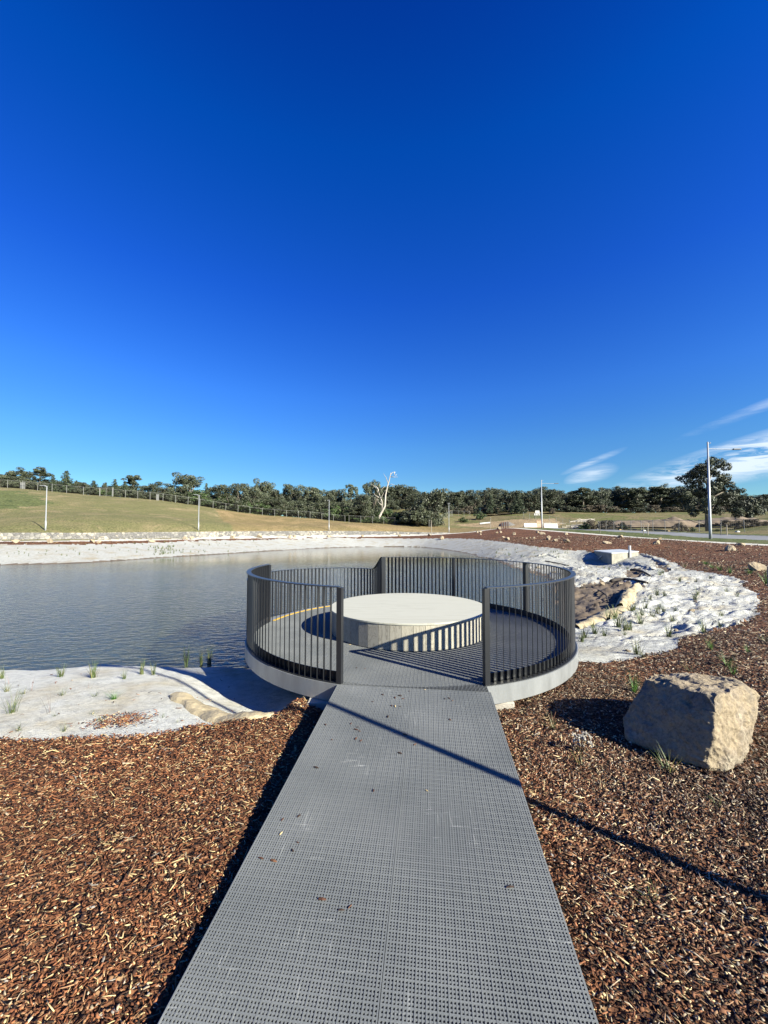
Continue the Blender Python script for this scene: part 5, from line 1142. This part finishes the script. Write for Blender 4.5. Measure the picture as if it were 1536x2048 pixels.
while px < 1545:
    k = rng2.choice(['shrub', 'shrub', 'dry']); _t = tree(k, px, 1030 - rng2.uniform(8, 22), 1032, 139, rng2.uniform(20, 36), {'shrub': 'grey-green bush', 'dry': 'brown scrubby bush'}[k] + ' at the foot of the right treeline', 'bushes at the foot of the right treeline', 'bush'); reg_tree(_t, px, 'under the right treeline', {'shrub': 'grey-green bush', 'dry': 'brown bush'}[k]); px += rng2.uniform(11, 20)
tree('gum', 862, 978, 1050, 106, 62, 'big drooping gum tree left of the fourth lamp post', None, vi=2, sink=2)
tree('shrub', 835, 1008, 1052, 103, 56, 'big grey round bush at the end of the slope', None, 'bush'); tree('shrub', 860, 1015, 1052, 104, 44, 'dark grey bush right of the big grey one', None, 'bush')
tree('green', 960, 1022, 1042, 118, 22, 'round olive green bush in the dry field', None, 'bush'); tree('green', 926, 1034, 1047, 112, 20, 'low dark green bush left of the round olive one', None, 'bush')
tree('conifer', 1037, 985, 1036, 130, 30, 'dark tree with a pale bare trunk foot standing out in front of the treeline', None)
tree('conifer', 982, 990, 1032, 136, 22, 'dark narrow tree in front of the treeline left of the pale-footed one', None)
for px, by, h_, w_, lb in ((745, 1047, 14, 30, 'directly left of the foot of the dead white tree'), (770, 1048, 12, 30, 'directly right of the foot of the dead white tree'), (800, 1050, 12, 34, 'right of the pale railed fence'), (720, 1047, 16, 26, 'at the left end of the pale railed fence'), (822, 1051, 8, 26, 'lowest, before the big grey bush')):
    tree('green', px, by - h_, by, 106.5, w_, 'bright green bramble bush ' + lb, 'green brambles by the pale fence', 'bush')
for i, (px, by, h_, w_, k) in enumerate(((985, 1040, 6, 30, 'dry'), (1010, 1034, 5, 26, 'dry'), (1100, 1040, 6, 26, 'dry'), (1180, 1046, 8, 26, 'dry'), (1215, 1050, 10, 34, 'dry'), (1245, 1052, 8, 26, 'green'), (1170, 1052, 8, 24, 'green'), (1105, 1028, 12, 12, 'dry'), (1385, 1060, 6, 16, 'green'), (1435, 1067, 8, 18, 'green'), (1505, 1060, 22, 34, 'dry'), (1475, 1058, 18, 30, 'dry'), (1530, 1062, 20, 30, 'dry'), (1360, 1056, 12, 24, 'dry'), (1450, 1052, 12, 24, 'dry'))):
    _t = tree(k, px, by - h_, by, 128 if by < 1045 else 82 if by < 1056 else 72, w_, {'dry': 'low dry brown bush', 'green': 'low green bush'}[k] + ' scattered in the rough field beyond the road', 'low bushes in the rough field', 'bush'); reg_tree(_t, px, 'in the rough field', {'dry': 'low brown bush', 'green': 'low green bush'}[k])
# big gum by the road
def big_gum():
    g = Vector(PY(1416, 1063, 75)); g.z = hz(g.x, g.y)[0]; t = empty('big_gum_tree', g, 'big spreading gum tree with bare pale lower limbs behind the tall street light', 'tree'); S_ = 75 / FPX
    def q(px, py, dy=0): return Vector(((px - 1416) * S_, dy, (1063 - py) * S_))
    mb = MB(); mb.tube([q(1416, 1070), q(1415, 1020), q(1417, 985), q(1418, 950)], [.42, .34, .25, .12], 9)
    for a in ([(1416, 1022), (1405, 1008), (1395, 995)], [(1418, 1035), (1430, 1018), (1441, 1008)], [(1416, 1050), (1392, 1043), (1382, 1038)], [(1417, 1040), (1428, 1036)], [(1416, 1000), (1395, 970), (1380, 952)], [(1417, 990), (1440, 965), (1455, 950)], [(1417, 1000), (1450, 985), (1472, 978)], [(1417, 970), (1405, 940), (1402, 928)], [(1417, 970), (1430, 950), (1432, 938)]):
        mb.tube([q(*p, dy=i * .5) for i, p in enumerate(a)], [.16, .1, .05][:len(a)], 6)
    mb.build('trunk', M['bark'], t, smooth=True)
    cl = [(1412, 924, 9), (1402, 930, 8), (1424, 930, 10), (1434, 938, 9), (1382, 946, 10), (1392, 938, 9), (1377, 954, 6), (1388, 962, 9), (1400, 966, 9), (1440, 945, 9), (1438, 958, 11), (1428, 968, 10), (1452, 962, 9), (1458, 970, 9), (1446, 975, 10), (1408, 950, 9), (1396, 952, 7), (1420, 945, 9), (1418, 975, 10), (1410, 985, 12), (1395, 985, 13), (1380, 985, 12), (1374, 990, 9), (1472, 978, 8), (1481, 982, 6), (1470, 990, 8), (1388, 1000, 12), (1402, 1003, 12), (1420, 1003, 12), (1438, 1000, 14), (1455, 1002, 13), (1470, 1010, 10), (1385, 1015, 11), (1398, 1022, 9), (1445, 1018, 12), (1460, 1022, 9), (1430, 1015, 9), (1378, 1030, 6), (1386, 940, 11), (1380, 957, 11), (1395, 948, 11), (1391, 968, 10)]
    rg = np.random.default_rng(5); C_ = [tuple(q(x, y, random.uniform(-2.6, 2.6))) for x, y, r_ in cl]; Rr = [r_ * S_ * 1.05 for *_, r_ in cl]
    for i in range(12): C_.append(tuple(q(random.uniform(1378, 1470), random.uniform(985, 1030), random.uniform(-3.5, 3.5)))); Rr.append(random.uniform(6, 10) * S_)
    for i in range(16): C_.append(tuple(q(1417 + random.uniform(-30, 30), random.uniform(932, 985), random.uniform(-3, 3)))); Rr.append(random.uniform(4, 8) * S_)
    V, Q, T = leaf_faces(C_, Rr, 26000, .17, .85, rg, rg.uniform(.5, 1.3, len(C_))); link('crown', fast_mesh('crown', V, Q, M['leaf_gum'], T), t)
big_gum()
tree('shrub', 1500, 990, 1040, 95, 40, 'olive rounded small tree right of the big gum', None)
label_rows()
# dead white tree
def dead_tree():
    Y = 109; g = Vector(PY(757, 1044, Y)); g.z = hz(g.x, g.y)[0] - .3; t = empty('dead_tree', g, 'tall dead white tree with bare forked branches at the pale fence', 'tree'); S_ = Y / FPX
    def q(p, dy=0): return Vector(((p[0] - 757) * S_, dy, (1032 - p[1]) * S_ + (CAMH + ray(757, 1032)[2] / ray(757, 1032)[1] * Y - g.z)))
    mb = MB(); mb.tube([Vector((-.2, 0, -.3)), q((759, 1032)), q((770, 1012)), q((771, 990)), q((775, 972)), q((779, 958)), q((782, 945 + 0))], [.5, .4, .27, .21, .17, .13, .07], 9); mb.build('trunk', M['dead_bark'], t, smooth=True)
    mb = MB()
    for k, a in enumerate(([(764, 1020), (764, 1003), (759, 990), (755, 975), (752, 972), (743, 968)], [(760, 1002), (766, 988), (769, 982), (775, 980)], [(758, 995), (750, 990), (748, 986), (745, 985)], [(760, 987), (765, 977), (770, 972)], [(755, 985), (757, 978), (748, 972), (742, 966)], [(776, 966), (772, 955), (767, 947)], [(781, 950), (785, 944), (792, 943)], [(781, 953), (788, 954), (796, 954)], [(789, 943), (789, 950), (793, 949), (794, 946)], [(777, 972), (783, 968), (791, 971)], [(763, 1010), (757, 1005), (755, 998), (757, 1003)])):
        w0 = .2 if k == 0 else .12; mb.tube([q(p, (i * .25 * (-1) ** k)) for i, p in enumerate(a)], [w0 * (1 - .8 * i / (len(a) - 1)) for i in range(len(a))], 6)
    mb.build('branches', M['dead_bark'], t, smooth=True)
dead_tree()
BRS = []
for i in range(9):
    mb = MB(); r0 = random.uniform(.12, .2); L_ = random.uniform(2, 4.5); a = random.uniform(-.3, .3); mb.tube([(-L_ / 2, 0, .1), (0, a, random.uniform(.3, .9)), (L_ / 2, a, random.uniform(.2, 1.2))], [r0, r0 * .8, r0 * .3], 6); px = random.uniform(1150, 1185)
    g = Vector(PY(px, 1040, 104)); g.z = hz(g.x, g.y)[0]; BRS.append((px, tag(mb.build('fallen_branch', M['dead_bark'], None, g), '', 'branch', 'heap of bleached branches')))
for k, (px, o) in enumerate(sorted(BRS, key=lambda a: a[0])): o['label'] = ORD[k] + ' bleached branch from the left in the heap before the treeline'

# ------------------------------------------------------------------ tufts, reeds and seedlings
def tuft_src(n, h, spread, wd, seed, droop=.35, tone=(1, 1, 1)):
    rd = random.Random(seed); vs = []; fs = []; ts = []
    for i in range(n):
        a = rd.uniform(0, 6.28); ln = h * rd.uniform(.5, 1); lean = rd.uniform(.02, spread); x0, y0 = rd.gauss(0, .02), rd.gauss(0, .02); w_ = wd * rd.uniform(.6, 1.2)
        px_, py_ = -math.sin(a), math.cos(a); tn = rd.uniform(.6, 1.4); yl = rd.random() < .2; b = len(vs)
        for j in range(5):
            f = j / 4; r_ = lean * f + droop * spread * f * f; z = ln * (f - .25 * (lean / h) * f * f); ww = w_ * (1 - f * .92) / 2
            for s in (-1, 1): vs.append((x0 + math.cos(a) * r_ + px_ * ww * s, y0 + math.sin(a) * r_ + py_ * ww * s, z)); ts.append((tn * (2.3 if yl else 1) * tone[0], tn * (1.5 if yl else 1) * tone[1], tn * (1.6 if yl else 1) * tone[2]))
        for j in range(4): fs.append((b + 2 * j, b + 2 * j + 1, b + 2 * j + 3, b + 2 * j + 2))
    return np.array(vs), np.array(fs), np.array(ts)
T_SRC = {}
for k, (n, h, sp_, wd, m_) in {'sedge': (30, .3, .10, .012, 'blade'), 'grass': (26, .22, .16, .007, 'blade'), 'reed': (34, .75, .10, .02, 'blade_dark'), 'twig': (5, .35, .25, .006, 'leaf_brown'), 'bright': (60, .34, .2, .008, 'blade')}.items():
    T_SRC[k] = []
    for s in range(4):
        v, f, t_ = tuft_src(n, h, sp_, wd, s * 7 + n, tone=(.7, 1.5, .6) if k == 'bright' else (1, 1, 1)); T_SRC[k].append(fast_mesh(k, v, f, M[m_], t_))
def tuft(kind, px, py, hpx, label, grp=None, dens=1, cat='grass tuft'):
    g = ground_at(px, py); h = hpx / FPX * g.y; o = link({'sedge': 'sedge_tuft', 'grass': 'grass_tuft', 'reed': 'reed_clump', 'twig': 'twig_seedling', 'bright': 'green_tuft'}[kind], random.choice(T_SRC[kind]), None, g - Vector((0, 0, .01)))
    s = h / {'sedge': .3, 'grass': .22, 'reed': .75, 'twig': .35, 'bright': .34}[kind]; o.scale = (s * dens, s * dens, s); o.rotation_euler = (0, 0, random.uniform(0, 6.28)); return tag(o, label, cat, grp)
GLB = 'seedlings on the near left bank'
for k, px, py, h, lb, d in (('sedge', 121, 1355, 32, 'dense green sedge tuft near the waterline, left of the tallest one', 1.1), ('sedge', 186, 1356, 48, 'tallest straw-tipped sedge tuft on the near left bank', .8), ('sedge', 3, 1357, 28, 'sedge tuft cut by the left edge at the waterline', 1), ('sedge', 283, 1349, 36, 'left dark sedge of the pair at the fabric tip by the water', .7), ('sedge', 307, 1349, 34, 'right dark sedge of the pair at the fabric tip by the water', .7), ('sedge', 248, 1358, 22, 'green tuft at the edge of the deck shadow on the left bank', 1),
    ('grass', 25, 1426, 60, 'largest spiky tuft at the lower left of the white fabric', .55), ('grass', 13, 1382, 22, 'small tuft left of the pair near the left edge', 1), ('twig', 18, 1368, 30, 'thin brown twig above the small left tuft', 1), ('grass', 48, 1389, 16, 'round low tuft beside a bent twig', 1.2), ('twig', 62, 1382, 30, 'bent dark twig right of the round low tuft', 1), ('grass', 124, 1391, 18, 'low tuft below the dense green sedge', 1.1), ('twig', 178, 1376, 24, 'reddish twig below the tallest sedge', 1), ('grass', 190, 1394, 15, 'wispy tuft below the reddish twig', 1.1), ('bright', 229, 1400, 22, 'leafy spreading green weed in the middle of the left fabric', 1.5),
    ('twig', 100, 1428, 60, 'tall bare twig leaning over the fabric', .6), ('grass', 110, 1436, 14, 'little tuft at the foot of the tall bare twig', 1.1), ('grass', 186, 1430, 13, 'small yellow-green tuft in the lower middle of the fabric', 1.1), ('grass', 202, 1443, 15, 'small bright tuft near the scattered bark on fabric', 1.4), ('grass', 128, 1463, 24, 'upright bright tuft close to the mulch edge', .8), ('grass', 38, 1463, 18, 'pale tuft at the lower left by the mulch edge', 1.2), ('grass', 325, 1437, 12, 'faint tuft right of the scattered bark', 1.2), ('grass', 356, 1447, 14, 'tuft by the fold of tan fabric', .8)):
    tuft(k, px, py, h, lb, GLB, d)
for px, py, h, lb in ((372, 1335, 52, 'leftmost dark reed clump standing in the deck shadow'), (402, 1331, 36, 'middle dark reed clump in shaded water beside the deck'), (418, 1330, 44, 'right dark reed clump nearest the deck')): tuft('reed', px, py, h, lb, 'reeds at the shaded shore', 1.2, 'reeds')
RB = [(1231, 1242, 34), (1236, 1255, 34), (1218, 1240, 26), (1190, 1268, 26), (1186, 1256, 18), (1209, 1275, 24), (1170, 1276, 26), (1163, 1283, 24), (1260, 1262, 26), (1250, 1262, 24), (1281, 1248, 30), (1283, 1232, 22), (1304, 1240, 24), (1316, 1228, 22), (1318, 1220, 14), (1291, 1218, 20), (1330, 1196, 18), (1314, 1192, 20), (1301, 1200, 14), (1262, 1228, 26), (1266, 1222, 24), (1291, 1210, 20), (1339, 1274, 30), (1345, 1246, 24), (1327, 1223, 18), (1350, 1225, 16), (1408, 1268, 32), (1440, 1255, 20), (1442, 1235, 18), (1390, 1200, 20), (1395, 1190, 18), (1320, 1152, 16), (1326, 1150, 14), (1360, 1163, 12), (1392, 1165, 10), (1420, 1160, 12), (1275, 1310, 36), (1285, 1318, 16), (1250, 1272, 14), (1453, 1186, 14), (1475, 1195, 14), (1218, 1140, 9), (1208, 1138, 8), (1240, 1134, 9), (1255, 1140, 9), (1370, 1135, 8)]
SR = []
for i, (px, py, h) in enumerate(RB):
    if i == 0: lb = 'tall sedge at the tan fabric edge, nearest the bare soil'
    elif (px, py) == (1408, 1268): lb = 'darkest upright sedge near the right mulch edge of the fabric bank'
    elif (px, py) == (1275, 1310): lb = 'bushy sedge at the bottom of the right fabric bank by the deck'
    else: lb = 'slim sedge tuft planted in the wrinkled white fabric of the right bank'
    o = tuft('sedge', px, py, h * 1.1, lb, 'sedges on the right fabric bank' if lb.startswith('slim') else None, 1.15)
    if lb.startswith('slim'): SR.append((o, px, py))
LMS = [(1154, 'the right railing edge'), (1205, 'the bare soil patch'), (1230, 'the drainage pit'), (1265, 'the rumpled tan flap'), (1291, 'the twin verge stakes'), (1314, 'the brown split rock'), (1380, 'the large boulder'), (1420, 'the tall street light'), (1470, 'the domed dark rock')]
for a, b_, nm in ((1100, 1175, 'high on the white fabric'), (1175, 1235, 'midway down the white fabric'), (1235, 1330, 'low on the white fabric')):
    cnt = {}
    for o, px, py in sorted([q for q in SR if a <= q[2] < b_], key=lambda q: min(abs(q[1] - m[0]) for m in LMS)):
        m = min(LMS, key=lambda q: abs(q[0] - px)); sd_ = 'left' if px < m[0] else 'right'; k = cnt.get((m[1], sd_), 0); cnt[(m[1], sd_)] = k + 1
        o['label'] = 'slim sedge ' + nm + ', ' + ['first', 'second', 'third', 'fourth', 'fifth', 'sixth', 'seventh', 'eighth', 'ninth', 'tenth', 'eleventh', 'twelfth'][k] + ' ' + sd_ + ' of ' + m[1]
# far bank seedlings
FB = []
rd = random.Random(9)
for i in range(46): px = rd.gauss(335, 26); FB.append((px, rd.uniform(1094, 1111) - (px - 300) * .045, 6))
for i in range(70): px = rd.uniform(4, 520); FB.append((px, rd.uniform(1094, 1120) - px * .03, rd.uniform(3, 6)))
for i in range(40): px = rd.uniform(990, 1140); FB.append((px, rd.uniform(1098, 1116), rd.uniform(4, 7)))
for px, py, h in FB: tuft('sedge', px, py, h, 'tiny sedge seedling dotted over the far white fabric bank', 'tiny seedlings on the far banks', 1.0)
for k, px, py, h, lb, d in (('bright', 1268, 1388, 50, 'tall soft green tuft left behind the large boulder', .55), ('grass', 1106, 1462, 40, 'wispy tuft at the tip of the boulder shadow', .8), ('grass', 1163, 1538, 40, 'green tuft below the pale dried flowers', .8), ('grass', 1338, 1550, 66, 'spiky tuft in front of the large boulder', .8), ('bright', 1455, 1336, 34, 'left of two bright green tufts behind the large boulder', .8), ('bright', 1466, 1352, 36, 'right of two bright green tufts behind the large boulder', .6), ('bright', 1496, 1308, 22, 'small bright tuft above the two green ones', .7), ('bright', 1423, 1302, 32, 'thin bright tuft at the edge of the right fabric', .6), ('grass', 1380, 1345, 22, 'pale tuft at the top edge of the large boulder', 1), ('grass', 1318, 1825, 50, 'sprawling tuft in the mulch near the bottom right', 1.2), ('grass', 1440, 1620, 26, 'faint tuft right below the large boulder', 1.2),
    ('bright', 1500, 1150, 20, 'weedy tuft beside the big white boulder', 1), ('bright', 1460, 1148, 18, 'weedy tuft in the shadow of the big white boulder', 1), ('bright', 1440, 1142, 16, 'weed left of the big white boulder', 1.2), ('bright', 1533, 1170, 40, 'tall weed at the right edge by the stake', .6), ('grass', 1530, 1285, 24, 'small tuft at the right edge above the tall shadow', 1), ('bright', 1412, 1130, 14, 'low weed between fabric and mulch at right', 1.4), ('bright', 1425, 1138, 14, 'low weed patch below the domed rock', 1.4)):
    tuft(k, px, py, h, lb, None, d)
# pale dried flower stems
g = ground_at(1160, 1512); t = empty('dried_flowers', g, 'cluster of pale dried flower heads in the mulch left of the large boulder', 'dried plant'); mb = MB(); rd = random.Random(2); hd = MB()
for i in range(22):
    a = rd.uniform(0, 6.28); r_ = rd.uniform(.01, .09); e_ = Vector((r_ * math.cos(a), r_ * math.sin(a), rd.uniform(.08, .2))); mb.tube([(0, 0, 0), e_ * .5, e_], .0012, 4, False)
    hd = MB()
    for j in range(3): c_ = e_ + Vector((rd.gauss(0, .006), rd.gauss(0, .006), rd.gauss(0, .006))); hd.box(c_, (.012, .010, .010), rd.random() * 6, rd.random() * 6)
    hd.build('flower_head', M['concrete'], t)
mb.build('stems', M['blade'], t)

# ------------------------------------------------------------------ folded fabric edges
def ribbon(name, pts, wd, mat, label, seed=0, lift=.03, amp=.04):
    line = smooth_line([tuple(p) for p in pts], 12); n = len(line); vs = []; fs = []; K = 9; O = Vector(line[0])
    for i, p in enumerate(line):
        a = Vector(line[max(i - 1, 0)]); b = Vector(line[min(i + 1, n - 1)]); d = (b - a); nr = Vector((-d.y, d.x, 0)).normalized(); f = i / (n - 1); w_ = wd * (.55 + .6 * math.sin(math.pi * f) + .35 * mnoise.noise(Vector((f * 7, seed, 0))))
        for j in range(K):
            u = j / (K - 1) - .5; q = Vector(p) + nr * u * w_; q.z = hz(q.x, q.y)[0] + lift * math.cos(u * math.pi) * 1.6 + mnoise.fractal(Vector((q.x * 5, q.y * 5, seed)), 1, 2, 4) * amp + .02 * (j != 0 and j != K - 1)
            if j in (0, K - 1): q.z -= .03
            vs.append(q - O)
    for i in range(n - 1):
        for j in range(K - 1): a = i * K + j; fs.append((a, a + K, a + K + 1, a + 1))
    mb = MB(); mb.add(vs, fs); o = mb.build(name, M[mat], None, O, smooth=True); tag(o, label, 'matting')
ribbon('matting_fold', [PZ(352, 1392, -.36), PZ(385, 1404, -.35), PZ(420, 1420, -.33), PZ(455, 1434, -.3), PZ(500, 1441, -.27), PZ(545, 1430, -.26)], .34, 'tan_fabric', 'folded tan matting edge lying along the left bank beside the deck', 1, .022, .03)
ribbon('matting_fold', [PZ(1150, 1250, -.42), PZ(1182, 1238, -.4), PZ(1215, 1224, -.38), PZ(1245, 1212, -.36), PZ(1262, 1196, -.34)], .42, 'tan_fabric', 'tan matting strip bordering the bare soil on the right bank', 3, .04, .05)
ribbon('matting_fold', [PZ(1240, 1214, -.36), PZ(1252, 1196, -.32), PZ(1262, 1182, -.3), PZ(1278, 1174, -.28)], .40, 'tan_fabric', 'rumpled tan matting flap standing at the corner of the bare soil', 5, .09, .10)
for i, (a, lb) in enumerate((([(1200, 1163), (1222, 1158), (1250, 1160), (1290, 1168)], 'dark torn fabric lip above the bare soil'), ([(1236, 1130), (1262, 1128), (1290, 1133), (1306, 1141)], 'dark torn fabric lip right below the drainage pit'), ([(1283, 1110), (1310, 1118), (1335, 1130)], 'dark torn fabric lip running right from the drainage pit'), ([(1130, 1137), (1150, 1140), (1172, 1138)], 'dark torn fabric lip left of the drainage pit'), ([(1075, 1113), (1095, 1110), (1118, 1118)], 'crumpled fabric lip at the far shore beyond the railing'))):
    ribbon('torn_fabric', [tuple(ground_at(x, y)) for x, y in a], .55 if i < 2 else .4, 'fabric', lb, i * 3 + 2, .045, .12)

# ------------------------------------------------------------------ bits of bark dropped on the boardwalk
DEB = [(765, 1390), (790, 1396), (800, 1392), (806, 1398), (850, 1380), (890, 1398), (818, 1383), (702, 1448), (715, 1455), (712, 1460), (719, 1463), (745, 1404), (783, 1412), (790, 1413), (800, 1414), (722, 1482), (830, 1490), (800, 1507), (651, 1450), (664, 1480), (632, 1536), (747, 1582), (853, 1582), (598, 1633), (645, 1800), (700, 1815), (683, 1822), (522, 1718), (548, 1723), (585, 1702), (595, 1686), (562, 1668), (1020, 1776), (565, 1640), (900, 1440), (776, 1434), (712, 1478), (730, 1338), (713, 1336), (636, 1325), (700, 1290), (810, 1470), (898, 1397), (905, 1402)]
db = []
for s in range(4):
    rd = random.Random(s); mb = MB(); L_ = .03; mb.add([(-L_ / 2, -.004, 0), (0, -.007, .003), (L_ / 2, -.002, 0), (L_ / 2, .002, .001), (0, .005, .004), (-L_ / 2, .003, .001), (-L_ / 2, 0, .004), (0, 0, .007), (L_ / 2, 0, .004)], [(0, 1, 7, 6), (1, 2, 8, 7), (6, 7, 4, 5), (7, 8, 3, 4), (0, 6, 5), (2, 3, 8), (0, 5, 4, 3, 2, 1)]); mb.ct = (1, 1, 1)
    mb.t = [[(.09, .04, .025), (.16, .075, .04), (.05, .03, .022), (.55, .42, .22)][s]] * len(mb.v); db.append(mb.mesh('bark_bit', M['chip'], tint=True))
BB = []
for i, (px, py) in enumerate(DEB):
    if py > 1372: d = ray(px, py); nrm = Vector((-SL * ux, -SL * uy, 1)); t_ = (nrm.dot(J) - nrm.z * CAMH) / (nrm.x * d[0] + nrm.y * d[1] + nrm.z * d[2]); p = Vector((d[0] * t_, d[1] * t_, CAMH + d[2] * t_))
    else: p = Vector(PZ(px, py, 0))
    o = link('bark_bit', db[3 if i % 9 == 4 else i % 3], None, p + Vector((0, 0, .003))); s = random.uniform(.6, 1.35); o.scale = (s, s, s); o.rotation_euler = (0, 0, random.uniform(0, 6.28))
    tag(o, '', 'bark bit', 'bits of bark on the boardwalk'); BB.append((o, i % 9 == 4, (p.x - J.x) * uy - (p.y - J.y) * ux, (p.x - J.x) * ux + (p.y - J.y) * uy))
TENS = ORD + ['twenty ' + q for q in ORD[:9]] + ['thirtieth'] + ['thirty ' + q for q in ORD[:9]]
for pale in (0, 1):
    for lo, hi, nm in ((-9, 0, 'left half'), (0, 9, 'right half')):
        for k, (o, _, s_, a_) in enumerate(sorted([b for b in BB if b[1] == bool(pale) and lo <= b[2] < hi], key=lambda b: -b[3])):
            o['label'] = ('pale wood sliver' if pale else 'dark curled bark bit') + ' on the ' + nm + ' of the grating, ' + TENS[k] + ' from the bench'
